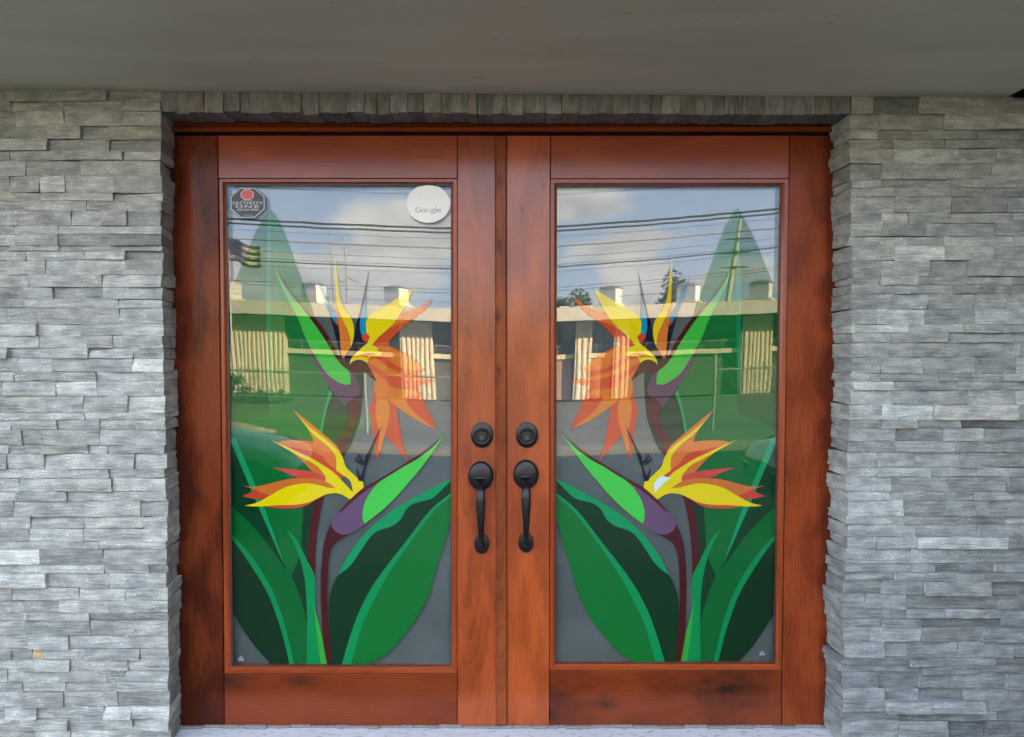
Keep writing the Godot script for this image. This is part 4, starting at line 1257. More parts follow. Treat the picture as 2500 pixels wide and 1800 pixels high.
func handle(door: Node3D, top: Vector3, low: Vector3, kind: int) -> void:
	var g := group_node("handle", door, top)
	put("rose", turned(0.0435, 0.0500, [[1.0, 0.0], [1.0, 0.012], [0.965, 0.0155], [0.90, 0.018], [0.88, 0.0205], [0.80, 0.0222], [0.4, 0.0245], [0.02, 0.025]]), M.black_metal, g)
	# thumb latch in its slot
	put("latch_slot", turned(0.0165, 0.0068, [[1.0, 0.022], [1.0, 0.0257], [0.9, 0.0260], [0.02, 0.0260]], 24), M.black, g, Vector3(-0.001, -0.0115, 0))
	put("thumb_latch", turned(0.0185, 0.0045, [[1.0, 0.022], [1.0, 0.0275], [0.85, 0.0285], [0.02, 0.0288]], 24), M.black_metal, g, Vector3(-0.001, -0.0065, 0))
	if kind == 0:
		put("latch_stem", box(Vector3(-0.0055, -0.026, 0.020), Vector3(0.0045, -0.012, 0.0258), 0.001), M.black, g)
	else:
		put("latch_stem", box(Vector3(-0.005, -0.026, 0.020), Vector3(0.005, -0.019, 0.0256), 0.001), M.black, g)
	# grip: out from the rose, down, back into the foot
	var d := low - top
	var path := [[-0.027, 0.016, 0.010, 0.006], [-0.033, 0.030, 0.0105, 0.0075], [-0.043, 0.043, 0.013, 0.008], [-0.058, 0.051, 0.0155, 0.0078], [-0.075, 0.053, 0.0158, 0.0075], [-0.110, 0.053, 0.0146, 0.0075], [-0.150, 0.052, 0.0122, 0.0075], [-0.185, 0.049, 0.0098, 0.0072], [-0.210, 0.041, 0.0088, 0.0072], [-0.226, 0.030, 0.0088, 0.0075], [d.y + 0.003, 0.018, 0.0085, 0.0085], [d.y, 0.008, 0.0085, 0.0085]]
	var st := begin()
	var rings := []
	for i in path.size():
		var a: Array = path[maxi(i - 1, 0)]
		var b: Array = path[mini(i + 1, path.size() - 1)]
		var dir := Vector3(0, b[0] - a[0], b[1] - a[1]).normalized()
		var w := dir.cross(Vector3.RIGHT).normalized()
		var p: Array = path[i]
		var rr := PackedVector3Array()
		for k in 16:
			var an := TAU * k / 16
			var cc := cos(an)
			var ss := sin(an)
			rr.append(Vector3(d.x * p[0] / d.y, p[0], p[1]) + Vector3.RIGHT * p[2] * signf(cc) * pow(absf(cc), 0.75) + w * p[3] * signf(ss) * pow(absf(ss), 0.75))
		rings.append(rr)
	rings.reverse()
	add_loft(st, rings)
	put("grip", done(st), M.black_metal, g)
	put("grip_end", turned(0.0095, 0.0095, [[1.0, 0.008], [1.0, 0.018], [0.85, 0.023], [0.5, 0.0255], [0.02, 0.026]], 20), M.black_metal, g, Vector3(d.x, d.y - 0.004, 0))
	put("foot", turned(0.0262, 0.0345, [[1.0, 0.0], [1.0, 0.007], [0.94, 0.0105], [0.6, 0.0125], [0.02, 0.013]], 32), M.black_metal, g, Vector3(d.x, d.y, 0))


# ---------- the vinyl flowers: kind, colour, outline in mm (x from the middle of the pane, y from the ground)
func art_shapes() -> void:
	art.append(["leaf", "0f6030", [-242.1, 2156.8, -295.1, 2061.9, -359.9, 1907.4, -410.4, 1785.3, -413.3, 1329.2, -385.2, 1243.4, -246.5, 1300.6]])
	art.append(["leaf", "16743a", [-242.1, 2156.8, -212.4, 2121.4, -181.5, 2050.6, -125.4, 1890.4, -83.3, 1771, -27, 1600.3, -24.7, 1457.7, -56.6, 1329.2, -246.5, 1300.6]])
	art.append(["leaf_rib", "118a62", [-244.9, 2151.1, -239.3, 2151.1, -237.8, 1884.7, -239.1, 1628.8, -246.9, 1506.2, -253.3, 1628.8, -253.4, 1884.7]])
	art.append(["leaf", "16402a", [47.3, 1671.5, 78.3, 1593.2, 79.5, 1514.8, 72.1, 1433.5, 57.7, 1386.3, 33.2, 1323.5, 11.8, 1299.2, -34.3, 1200.5, -78.9, 1114.5, -97.8, 1028.5, -107, 884.9, -87.5, 769.9, -119.5, 654.7, -180.3, 813.1, -187.2, 879.2, -142.5, 952.5, -128.9, 1110.2, -100, 1200.5, -70.7, 1372.1, -46, 1479.1, -24.2, 1600.3]])
	art.append(["leaf", "0b7038", [-384.4, 1379.2, -327.2, 1414.9, -184.4, 1457.7, -70.1, 1514.8, -25.9, 1529, -43.2, 1480.5, -62.1, 1373.5, -85.3, 1286.3, -125.8, 1171.8, -128.9, 1110.2, -142.5, 952.5, -172.9, 873.5, -194.1, 915.1, -271.7, 1114.5]])
	art.append(["leaf_rib", "23a36c", [-37.3, 1526.2, -26, 1511.9, -41.8, 1472, -53.4, 1422, -62.2, 1369.2, -73.7, 1329.2, -67.8, 1386.3, -56.2, 1443.4]])
	art.append(["leaf", "15412a", [-412.8, 1400.6, -371.7, 1354.9, -285.9, 1136, -194.1, 915.1, -180.1, 856.2, -329.7, 971.1, -414.5, 1128.9]])
	art.append(["leaf_rib", "1fa06e", [-412.5, 1457.7, -376, 1360.6, -364.6, 1360.6, -271.6, 1134.6, -194.2, 910.8, -286, 1120.3, -381.7, 1350.6, -412.6, 1429.2]])
	art.append(["leaf", "0b6b34", [-394.2, 1138, -378, 1121.6, -281, 1023.7, -194.7, 903.7, -173.1, 879.2, -140.9, 800, -119.5, 718.1, -113.3, 652.4, -113.7, 553.9, -174.7, 553.9, -185.3, 608.7, -212, 712.6, -254.9, 827.3, -319.4, 936.5, -394.8, 1040]])
	art.append(["leaf", "12351f", [-394.8, 1034.6, -367.9, 1001.9, -308.6, 931, -246.7, 821.9, -206.6, 707.1, -174.7, 553.9, -229.1, 553.9, -245.3, 567, -310.2, 641.5, -380.3, 750.9, -396.4, 772.7]])
	art.append(["leaf_rib", "05935c", [-394.8, 1040, -367.8, 1012.8, -305.9, 939.2, -241.3, 832.8, -198.4, 718.1, -171.7, 608.7, -158.4, 553.9, -177.4, 553.9, -188, 608.7, -214.7, 707.1, -254.9, 816.4, -316.8, 920.1, -368, 993.7, -394.9, 1018.2]])
	art.append(["stem", "50171a", [23.8, 1479.1, 69.5, 1511.9, 69.3, 1442, 56.3, 1402.1, 30.5, 1349.2, 7.5, 1300.6, -21.3, 1229.1, -54.5, 1154.7, -73.3, 1078.7, -85.2, 979.7, -88.6, 856.2, -115.6, 899.3, -112.3, 979.7, -102, 1067.2, -88.8, 1136, -64.3, 1200.5, -42.6, 1272, -13.8, 1334.9, 12.1, 1386.3, 25, 1414.9, 29.4, 1442]])
	art.append(["leaf", "04965a", [-188.7, 1040, -161.7, 1015.5, -140.1, 980.1, -110.5, 920.1, -89, 871, -87.8, 761.8, -82.6, 707.1, -69.9, 641.5, -44.1, 553.9, -119.2, 553.9, -117, 679.8, -117.2, 761.8, -122.3, 843.7, -135, 914.7, -159.1, 985.5]])
	art.append(["leaf", "46b448", [-95.9, 794.6, -86.8, 750.9, -70.7, 690.7, -41.4, 553.9, -68.6, 553.9, -84.4, 679.8]])
	art.append(["spathe", "5a4058", [-114.9, 1702.8, -91, 1628.8, -67, 1583.2, -18.8, 1513.4, 19.5, 1466.3, 32.4, 1486.3, 66.7, 1507.6, 69.6, 1550.4, 47, 1600.3, 24.3, 1617.4, -41.1, 1657.2]])
	art.append(["spathe", "4a1517", [-240.2, 1969.8, -228.9, 1957, -176.7, 1884.7, -135.7, 1829.3, -104.5, 1796.6, -72, 1761.1, -40.8, 1715.6, -18.2, 1677.2, 0.2, 1637.3, 12.9, 1623.1, 34.2, 1610.3, 47, 1593.2, 32.7, 1583.2, 10, 1606, -9.8, 1628.8, -41, 1678.6, -83.4, 1746.9, -114.5, 1789.5, -135.7, 1816.5, -179.6, 1871.9, -223.3, 1945.7]])
	art.append(["petal", "4ec44c", [-223.2, 1949.9, -176.7, 1867.6, -132.9, 1815.1, -111.7, 1788.1, -80.6, 1745.5, -43.8, 1690, -24, 1654.4, 0.1, 1620.2, 15.7, 1604.6, 29.9, 1594.6, 37, 1576.1, 38.3, 1546.1, 16.9, 1544.7, -7.3, 1554.7, -44.2, 1583.2, -69.7, 1620.2, -114.9, 1699.9, -140.2, 1765.4, -168.4, 1823.6, -200.8, 1886.1]])
	art.append(["petal", "d2522a", [96.9, 1617.4, 101.3, 1643, 111.4, 1681.4, 165.4, 1680, 220.9, 1657.2, 255, 1633, 293.4, 1593.2, 269.2, 1580.3, 291.9, 1566.1, 337.5, 1560.4, 307.6, 1547.6, 266.2, 1537.6, 283.3, 1511.9, 296, 1480.5, 314.5, 1440.6, 338.6, 1390.6, 295.9, 1407.8, 243.2, 1436.3, 210.5, 1460.6, 196.2, 1470.6, 207.5, 1402.1, 221.6, 1329.2, 238.6, 1274.9, 193, 1329.2, 157.5, 1372.1, 147.4, 1329.2, 128.7, 1284.9, 120.3, 1329.2, 114.7, 1386.3, 107.7, 1429.2, 105, 1466.3, 116.5, 1493.4, 119.4, 1529, 122.4, 1557.5, 112.5, 1588.9]])
	art.append(["petal", "dd7a26", [114.4, 1677.3, 169.3, 1677.3, 226.8, 1648.5, 271.2, 1619.7, 295.7, 1593.1, 271.1, 1592.3, 231.9, 1597.5, 203.2, 1608, 169.2, 1630.2, 145.7, 1642, 127.4, 1652.4]])
	art.append(["petal", "dd7a26", [91.3, 1640.2, 126.9, 1635.9, 145.4, 1623.1, 169.5, 1604.6, 200.8, 1588.9, 291.9, 1566.1, 270.5, 1557.5, 200.8, 1573.2, 145.3, 1591.7, 122.5, 1608.8, 96.9, 1625.9]])
	art.append(["petal", "dd7a26", [108.3, 1597.4, 136.7, 1576.1, 160.8, 1560.4, 179.3, 1537.6, 222, 1529, 257.6, 1524.8, 274.7, 1509.1, 222, 1500.5, 166.4, 1492, 130.7, 1494.8, 120.9, 1529, 122.4, 1571.8]])
	art.append(["petal", "e2832e", [222, 1506.2, 166.4, 1499.1, 173.5, 1489.1, 220.4, 1452, 278.8, 1414.9, 334.4, 1389.2, 300.2, 1414.9, 250.4, 1457.7]])
	art.append(["petal", "e2832e", [166.2, 1495.4, 132.2, 1500.6, 125.6, 1473.1, 125.3, 1452.1, 131.4, 1402.3, 139.2, 1376.1, 135.7, 1349.8, 131.2, 1313.1, 142.2, 1314.9, 155.4, 1363, 168.6, 1407.6, 174.5, 1452.1, 170.9, 1478.4]])
	art.append(["petal", "cf4f26", [324.9, 1846.9, 267.3, 1808.3, 215, 1789.5, 171, 1739.4, 133.2, 1705.9, 109.1, 1680.4, 162.4, 1678.7, 183.4, 1705.9, 214.9, 1739.4, 246.3, 1764.4, 305, 1812.5]])
	art.append(["petal", "e07a30", [324.9, 1846.9, 267.3, 1808.3, 215, 1789.5, 181.5, 1749.8, 166.8, 1733.1, 196.1, 1751.9, 246.4, 1770.7, 305, 1814.6]])
	art.append(["stamen", "15192e", [-45.6, 1829.7, -33.2, 1791.9, -19, 1760.6, -5.9, 1754, 0.5, 1718.8, 6.7, 1648.2, 2.8, 1635.1, -10.1, 1700.5, -25, 1755.3, -35.8, 1797.1]])
	art.append(["petal", "0f8fd0", [-73.8, 1910.6, -56.4, 1878, -40.9, 1838.9, -17.5, 1797.1, -3.3, 1765.8, -7.2, 1757.9, -15.1, 1763.2, -35.8, 1797.1, -51.4, 1833.6]])
	art.append(["petal", "dc7a28", [-13.7, 1922.3, -10.7, 1818, -8.4, 1791.9, -2, 1750.1, 3, 1700.5, 8, 1640.3, 14.5, 1635.1, 21.1, 1640.3, 39.5, 1676.9, 37, 1713.5, 24.1, 1744.9, 5.9, 1781.4, -6.2, 1823.2]])
	art.append(["petal", "ecd310", [-12.7, 1983.5, -14.5, 1922.3, -12.5, 1880.6, -9.6, 1828.4, 5.4, 1784.1, 21.5, 1750.1, 32.4, 1726.6, 38.3, 1700.5, 39.5, 1674.3, 47.4, 1697.9, 51.5, 1734.4, 45.1, 1765.8, 21.7, 1802.3, 3.5, 1844.1, -5.3, 1917.1]])
	art.append(["petal", "cf4a2c", [-14.5, 1762.6, -7.2, 1765.8, -1.5, 1757.9, -3.3, 1752.7, -9.9, 1751.4]])
	art.append(["stamen", "15192e", [106, 1949.7, 87.2, 1870.2, 71.3, 1797.1, 58.1, 1752.7, 50.1, 1695.2, 39.5, 1674.3, 21.1, 1648.2, 18.5, 1635.1, 23.6, 1619.4, 36.7, 1608.9, 43.3, 1635.1, 63, 1661.3, 97.1, 1690, 81.5, 1703.1, 73.7, 1724, 72.5, 1755.3, 90.2, 1833.6, 97.7, 1891]])
	art.append(["petal", "119ad4", [91.3, 1846.7, 73.9, 1778.8, 71.9, 1744.9, 75, 1726.6, 81.5, 1714.8, 94.1, 1720.1, 95.1, 1791.9]])
	art.append(["petal", "eed608", [257, 1876.2, 215.7, 1853.4, 180.1, 1829.3, 133, 1799.5, 96, 1771, 93, 1742.6, 97.2, 1709.9, 100, 1690, 77.2, 1671.5, 55.7, 1651.6, 41.4, 1634.5, 35.7, 1614.5, 41.4, 1610.3, 55.7, 1628.8, 77, 1630.2, 96.9, 1618.8, 99.8, 1633, 108.4, 1645.9, 141.1, 1644.4, 149.7, 1654.4, 132.7, 1662.9, 135.5, 1671.5, 114.2, 1681.4, 132.8, 1705.6, 171.3, 1739.8, 194.1, 1763.9, 225.5, 1810.8]])
	art.append(["petal", "c9472a", [50, 1637.3, 77.1, 1650.1, 108.4, 1654.4, 138.3, 1645.9, 108.4, 1647.3, 94.1, 1638.7, 78.5, 1643]])
	art.append(["petal", "cf4a2c", [76.8, 1713.5, 84.1, 1718.8, 93.3, 1720.9, 102.4, 1716.2, 106.6, 1708.3, 97.1, 1690, 84.1, 1697.3]])
	art.append(["spathe", "45141a", [7.5, 1628.9, 34.9, 1610.6, 42.8, 1622.4, 61.1, 1630.2, 76.8, 1629.7, 95.1, 1618.4, 108.1, 1596.2, 129.5, 1556.4, 110.7, 1568.7, 95, 1582.6, 76.7, 1585.7, 61, 1580, 49.2, 1575.3, 34.9, 1596.2]])
	art.append(["leaf", "16402a", [55.5, 1574.6, 72.6, 1586, 78.2, 1550.4, 71, 1536.2]])
	art.append(["petal", "e07a2c", [-161.6, 1457.7, -130.4, 1420.6, -96.4, 1366.3, -89.4, 1344.9, -120.7, 1349.2, -172.1, 1350.6, -212, 1346.3, -199.3, 1332.1, -133.8, 1300.6, -52.6, 1257.7, -2.8, 1224.8, 17.2, 1229.1, 0.4, 1314.9, -56.4, 1372.1]])
	art.append(["petal", "d24a2c", [-177.9, 1329.2, -120.9, 1317.8, -89.5, 1310.6, -59.6, 1296.3, -49.7, 1280.6, -34, 1263.4, -2.7, 1243.4, 22.9, 1226.2, 0.1, 1220.5, -56.9, 1254.8, -133.8, 1297.7]])
	art.append(["petal", "d5742a", [-177.9, 1319.2, -133.9, 1282, -108.3, 1254.8, -91.2, 1234.8, -57.1, 1200.5, -37.1, 1203.3, -51.2, 1243.4, -81.1, 1272, -121, 1293.5]])
	art.append(["petal", "cf4d3c", [-233.9, 1254.8, -172.5, 1250.6, -91.2, 1239.1, -57, 1224.8, -42.9, 1200.5, -81.3, 1214.8, -144.1, 1219.1, -188.3, 1237.7]])
	art.append(["petal", "cc4632", [-338.6, 1156.1, -304.3, 1171.8, -285.7, 1180.4, -264.3, 1169, -225.8, 1163.2, -240.1, 1148.9, -291.6, 1146.1]])
	art.append(["petal", "d3742c", [-341.3, 1193.3, -297, 1189, -252.7, 1197.6, -209.9, 1209.1, -172.7, 1216.2, -134.1, 1219.1, -81.3, 1216.2, -47.1, 1207.6, -5.8, 1180.4, -42.9, 1177.6, -108.6, 1191.9, -185.7, 1177.6, -231.5, 1157.5, -270, 1167.5, -294.2, 1179]])
	art.append(["petal", "cf4f32", [-271.7, 1123.1, -226, 1114.5, -173.2, 1113.1, -134.6, 1117.4, -108.8, 1127.4, -75.9, 1147.5, -128.8, 1140.3, -200.2, 1134.6]])
	art.append(["petal", "f0da00", [-164.4, 1463.4, -120.4, 1410.6, -57.9, 1360.6, -11, 1320.6, 10.3, 1292, 20.2, 1260.6, 40.1, 1239.1, 61.4, 1219.1, 65.7, 1209.1, 79.9, 1206.2, 79.9, 1180.4, 35.5, 1144.6, 9.8, 1160.4, 28.4, 1171.8, 45.6, 1169, 38.5, 1204.8, 28.6, 1217.6, 11.5, 1229.1, -12.7, 1246.3, -11.2, 1276.3, -15.4, 1297.7, -39.5, 1329.2, -93.5, 1373.5, -130.4, 1417.8]])
	art.append(["petal", "f0da00", [-237.7, 1352.1, -199.2, 1334.9, -133.8, 1304.9, -93.9, 1286.3, -52.6, 1260.6, -15.6, 1234.8, 17.1, 1200.5, 47, 1167.5, 54.1, 1154.7, 35.5, 1144.6, 9.8, 1160.4, -21.6, 1167.5, -47.3, 1163.2, -57.2, 1171.8, -42.9, 1184.7, -11.5, 1181.9, -28.6, 1194.7, -51.4, 1209.1, -48.5, 1223.4, -62.7, 1243.4, -81.1, 1263.4, -121, 1284.9, -172.2, 1313.5]])
	art.append(["petal", "f0da00", [-330.3, 1123.1, -285.9, 1134.6, -238.7, 1160.4, -194.3, 1184.7, -147.1, 1197.6, -108.5, 1200.5, -68.6, 1193.3, -42.9, 1186.2, -21.5, 1181.9, -0.1, 1167.5, -21.6, 1166.1, -47.3, 1161.8, -78.8, 1147.5, -108.8, 1134.6, -153.1, 1126, -213.1, 1124.6, -266, 1120.3, -304.6, 1120.3]])
	art.append(["stamen", "16192d", [149, 1404.7, 128.2, 1368.6, 102.1, 1316.6, 89.9, 1293.5, 89, 1279, 84.6, 1258.8, 74.4, 1229.9, 70.1, 1227, 60.4, 1257.1, 58.6, 1244.3, 62.9, 1227, 64.2, 1212.5, 81.5, 1208.2, 84.5, 1229.9, 90.3, 1255.9, 99.1, 1279, 113.6, 1316.6]])
	art.append(["stamen", "16192d", [89, 1276.1, 73.1, 1271.8, 58.7, 1276.1, 50.1, 1290.6, 60.1, 1279, 73.1, 1276.1, 87.5, 1281.9]])
	art.append(["stamen", "16192d", [73.1, 1271.8, 58.7, 1284.8, 58.8, 1299.3, 62.2, 1286.3, 76, 1274.7]])
	art.append(["stamen", "16192d", [76, 1273.2, 67.4, 1287.7, 64.5, 1302.1, 70.3, 1305, 70.8, 1289.1, 78.9, 1276.1]])
	art.append(["stamen", "16192d", [77.4, 1273.2, 73.2, 1290.6, 78.4, 1306.5, 76.6, 1290.6, 81.2, 1276.1]])
	art.append(["stamen", "16192d", [87.5, 1273.2, 81.7, 1263.1, 70.2, 1267.5, 64.4, 1271.8, 73.1, 1270.4, 80.3, 1267.5, 84.6, 1276.1]])
	art.append(["stem", "4c1517", [-32, 1058.6, -17.8, 1035.7, 6.5, 1024.2, 30.8, 1019.9, -3.6, 1004.1, -23.7, 984, -35.2, 958.2, -42.6, 897.9, -44.5, 778.5, -36.4, 651.8, -28.2, 553.8, -44, 553.8, -53.8, 608.6, -60.8, 651.8, -66, 761.3, -67, 870.6, -61, 952.5, -53.6, 1001.3]])
	art.append(["spathe", "6c506e", [-4.7, 1100.2, 16.8, 1117.4, 44, 1140.3, 89.9, 1177.6, 129.9, 1203.3, 131.3, 1186.2, 92.6, 1128.9, 85.2, 1058.6, 60.8, 1038.6, 35.1, 1025.6, 6.5, 1022.8, -17.8, 1034.3, -30.6, 1055.8, -23.3, 1074.4]])
	art.append(["spathe", "561c1a", [375.5, 1384.4, 350.1, 1358.5, 309.7, 1325.3, 246.2, 1281.9, 188.4, 1247.2, 136.4, 1215.4, 84.4, 1186.5, 43.8, 1152.3, 12, 1119.9, -4.8, 1099.1, 11.9, 1106.9, 43.8, 1137.3, 90.1, 1174.9, 130.6, 1201, 188.4, 1237.1, 240.4, 1266.9, 286.6, 1299.3, 318.3, 1321.8, 344.3, 1345.5]])
	art.append(["petal", "5fd85c", [374.6, 1380.1, 344.3, 1348.9, 316.9, 1320.1, 275, 1288.3, 217.3, 1255.9, 176.8, 1229.9, 147.9, 1212.5, 124.8, 1192.3, 104.5, 1166.2, 90, 1140.2, 81.2, 1111.2, 79.7, 1082.3, 85.4, 1059.1, 112.9, 1079.4, 159.2, 1117, 202.6, 1160.4, 240.2, 1203.9, 274.9, 1244.3, 318.3, 1302.1, 344.3, 1339.7]])
	art.append(["leaf", "127a38", [414, 1186.2, 391.1, 1161.8, 326.8, 1105.9, 250.8, 1007, 174.8, 897.9, 125.9, 810.2, 75.5, 706.6, 26.3, 550.9, 69.3, 550.9, 98, 566.8, 152.5, 597.1, 207.1, 651.8, 266, 728.2, 310.5, 815.9, 332.1, 892.1, 359.4, 974, 386.7, 1077.3, 413.9, 1128.9]])
	art.append(["leaf", "143a22", [414, 1229.1, 386.9, 1214.8, 365.5, 1194.7, 338.3, 1167.5, 315.4, 1151.8, 256.8, 1136, 229.6, 1113.1, 212.4, 1081.6, 180.9, 1057.2, 130.9, 1040, 103.6, 1015.6, 76.4, 976.9, 39, 922.3, -6.9, 879.2, -27.1, 837.5, -37.3, 800.1, -40.4, 733.9, -35, 651.8, -28.2, 550.9, 11.9, 550.9, 55.5, 718.1, 98.7, 815.9, 153.3, 897.9, 233.7, 1001.3, 315.3, 1105.9, 386.8, 1166.1, 414, 1186.2]])
	art.append(["leaf", "05a06a", [399.8, 1221.9, 386.9, 1217.6, 315.5, 1181.9, 208.2, 1121.7, 130.9, 1067.2, 76.5, 1012.7, 27.6, 946.7, -5.5, 880.6, 39, 916.6, 76.3, 971.1, 103.6, 1009.9, 130.9, 1034.3, 180.9, 1051.5, 212.4, 1075.8, 229.6, 1107.4, 256.8, 1130.3, 315.4, 1146.1, 338.3, 1161.8, 365.5, 1189]])
	art.append(["leaf_rib", "0b9a60", [414, 1189, 386.8, 1167.5, 315.3, 1107.4, 233.7, 1002.7, 153.4, 899.3, 98.7, 817.4, 52.6, 718.1, 0.5, 550.9, 34.9, 550.9, 76.9, 703.7, 127.3, 808.8, 176.2, 896.4, 252.3, 1005.6, 328.2, 1103.1, 391.1, 1158.9, 414, 1179]])


# ---------- the other side of the street, seen in the glass
func make_street() -> void:
	make_warehouse()
	make_fence()
	make_cables()
	make_trees()
	for p in [Vector3(4.75, -0.05, 5.1), Vector3(-4.35, -0.05, 5.3)]:
		var k := make_car(p)
		if p.x < 0:
			k.rotation.y = PI
			tag(k, "dark glossy saloon car parked at the kerb, facing the other parked car", "car", "cars parked along the kerb")
	# flag on a pole
	var f := thing("flagpole", "tall white flagpole flying a small striped flag", "flagpole", Vector3(-9.8, 0, 26.0))
	put("pole", tube([Vector3.ZERO, Vector3(0.05, 6.6, 0)], [0.045, 0.03]), M.white_paint, f)
	for k in 7:
		var st := begin()
		st.set_smooth_group(1)
		for i in 14:
			var v := []
			for e in [[0, 0], [1, 0], [1, 1], [0, 1]]:
				var u := float(i + e[0]) / 14.0
				v.append(Vector3(0.08 + u * 1.05, 5.55 - u * 0.22 - (k + 1 - e[1]) * 0.11 + 0.06 * sin(u * 7.0), 0.12 * sin(u * 8.0 + 0.5)))
			quad(st, v[0], v[1], v[2], v[3])
		put("stripe", done(st), M.red if k % 2 == 0 else M.galvanised, f)
	var st2 := begin()
	st2.set_smooth_group(1)
	for i in 6:
		var v := []
		for e in [[0, 0], [1, 0], [1, 1], [0, 1]]:
			var u := float(i + e[0]) / 14.0
			v.append(Vector3(0.08 + u * 1.05, 5.55 - u * 0.22 - 0.44 * (1 - e[1]) + 0.06 * sin(u * 7.0), 0.12 * sin(u * 8.0 + 0.5) - 0.006))
		quad(st2, v[0], v[1], v[2], v[3])
	put("canton", done(st2), M.navy, f)
	# white house beyond the roofs
	var w := thing("house", "small white house with dark windows and a blue awning beyond the warehouse roof", "house", Vector3(4.6, 0, 50.0))
	put("wall", box(Vector3(-1.8, 0, 0), Vector3(0.4, 5.0, 4.0)), M.white_paint, w)
	put("wall", box(Vector3(0.4, 0, 0.8), Vector3(3.6, 4.5, 4.0)), M.shed, w)
	for k in 4:
		put("window", box(Vector3(-1.5 + k * 0.45, 3.9, -0.03), Vector3(-1.25 + k * 0.45, 4.75, 0.0)), M.pane, w)
	put("awning", box(Vector3(0.4, 4.5, 0.2), Vector3(3.6, 4.85, 3.0)), M.teal, w)
	put("panel", box(Vector3(0.42, 3.6, 0.75), Vector3(3.6, 3.95, 0.798)), M.teal, w)

func corrugated(lo: Vector3, hi: Vector3, pitch: float) -> ArrayMesh:
	# ribbed sheet facing -z
	var st := begin()
	st.set_smooth_group(-1)
	var n := maxi(1, int((hi.x - lo.x) / pitch))
	var w := (hi.x - lo.x) / n
	for k in n:
		var x := lo.x + k * w
		var p := [x, x + 0.34 * w, x + 0.5 * w, x + 0.84 * w, x + w]
		var z := [lo.z + 0.07, lo.z + 0.07, lo.z + 0.03, lo.z + 0.03, lo.z + 0.07]
		for i in 4:
			quad(st, Vector3(p[i + 1], lo.y, z[i + 1]), Vector3(p[i], lo.y, z[i]), Vector3(p[i], hi.y, z[i]), Vector3(p[i + 1], hi.y, z[i + 1]))
	add_box(st, Vector3(lo.x, lo.y, lo.z + 0.075), hi)
	return done(st)

func make_warehouse() -> void:
	var t := thing("warehouse", "long low cream warehouse with corrugated panels, dark bays and roof vents", "warehouse", Vector3(0, 0, 28.7))
	put("wall", box(Vector3(-34, 0, 0.5), Vector3(34, 3.3, 14)), M.shed, t)
	put("fascia", box(Vector3(-34.5, 3.03, -0.9), Vector3(34.5, 3.54, -0.82), 0.01), M.fascia, t)
	put("eave", box(Vector3(-34.5, 3.32, -0.82), Vector3(34.5, 3.50, 0.6)), M.roofing, t)
	put("roof", box(Vector3(-34.5, 3.5, 0.6), Vector3(34.5, 3.62, 14)), M.roofing, t)
	for p in [[-15.06, -13.16], [-10.97, -8.67], [-4.2, -2.96], [2.33, 2.96], [3.85, 4.41], [8.8, 9.95], [13.47, 14.74], [18.23, 19.5], [-22.98, -21.4]]:
		put("corrugated_panel", corrugated(Vector3(p[0], 0.02, 0.0), Vector3(p[1], 3.03, 0.5), 0.16), M.cream, t)
	# upper corrugated apron over the bays
	put("apron", corrugated(Vector3(-34, 2.42, 0.08), Vector3(34, 3.03, 0.3), 0.16), M.shed, t)
	for p in [[-13.16, -10.97], [-8.67, -4.2], [-2.96, 2.33], [2.96, 3.85], [4.41, 8.8], [9.95, 13.47], [14.74, 18.23], [-21.4, -15.06]]:
		var x0: float = p[0]
		var x1: float = p[1]
		put("transom", box(Vector3(x0, 1.62, 0.30), Vector3(x1, 1.80, 0.5)), M.cream, t)
		var n: int = maxi(1, int((x1 - x0) / 1.1))
		for k in n:
			var a := lerpf(x0, x1, (k + 0.06) / n)
			var b := lerpf(x0, x1, (k + 0.94) / n)
			var w := put("window", box(Vector3(a, 1.86, 0.44), Vector3(b, 2.38, 0.49)), M.pane, t)
			put("glazing_bar", box(Vector3(a, 2.11, 0.41), Vector3(b, 2.14, 0.44)), M.galvanised, w)
			put("glazing_bar", box(Vector3((a + b) / 2 - 0.015, 1.86, 0.40), Vector3((a + b) / 2 + 0.015, 2.38, 0.437)), M.galvanised, w)
	for p in [[1.51, 2.25], [3.0, 3.76]]:
		put("door", box(Vector3(p[0], 0.02, 0.38), Vector3(p[1], 1.62, 0.49)), M.pinkish, t)
	for p in [-11.24, -7.81, -4.49, -0.79, 3.8, 6.94, 9.86]:
		var v := group_node("roof_vent", t, Vector3(p, 3.62, 1.6))
		v.rotation.y = 0.5
		v.scale = Vector3(0.82, 0.95, 0.82)
		put("base", box(Vector3(-0.62, -0.05, -0.5), Vector3(0.62, 0.12, 0.5)), M.cream, v)
		put("cowl", box(Vector3(-0.46, 0.12, -0.40), Vector3(0.46, 0.82, 0.40), 0.02), M.white_paint, v)
		var st := begin()
		var r1 := PackedVector3Array([Vector3(-0.52, 0.82, 0.46), Vector3(0.52, 0.82, 0.46), Vector3(0.52, 0.82, -0.46), Vector3(-0.52, 0.82, -0.46)])
		var r2 := PackedVector3Array([Vector3(-0.1, 0.97, 0.08), Vector3(0.1, 0.97, 0.08), Vector3(0.1, 0.97, -0.08), Vector3(-0.1, 0.97, -0.08)])
		add_loft(st, [r1, r2])
		put("cap", done(st), M.roofing, v)

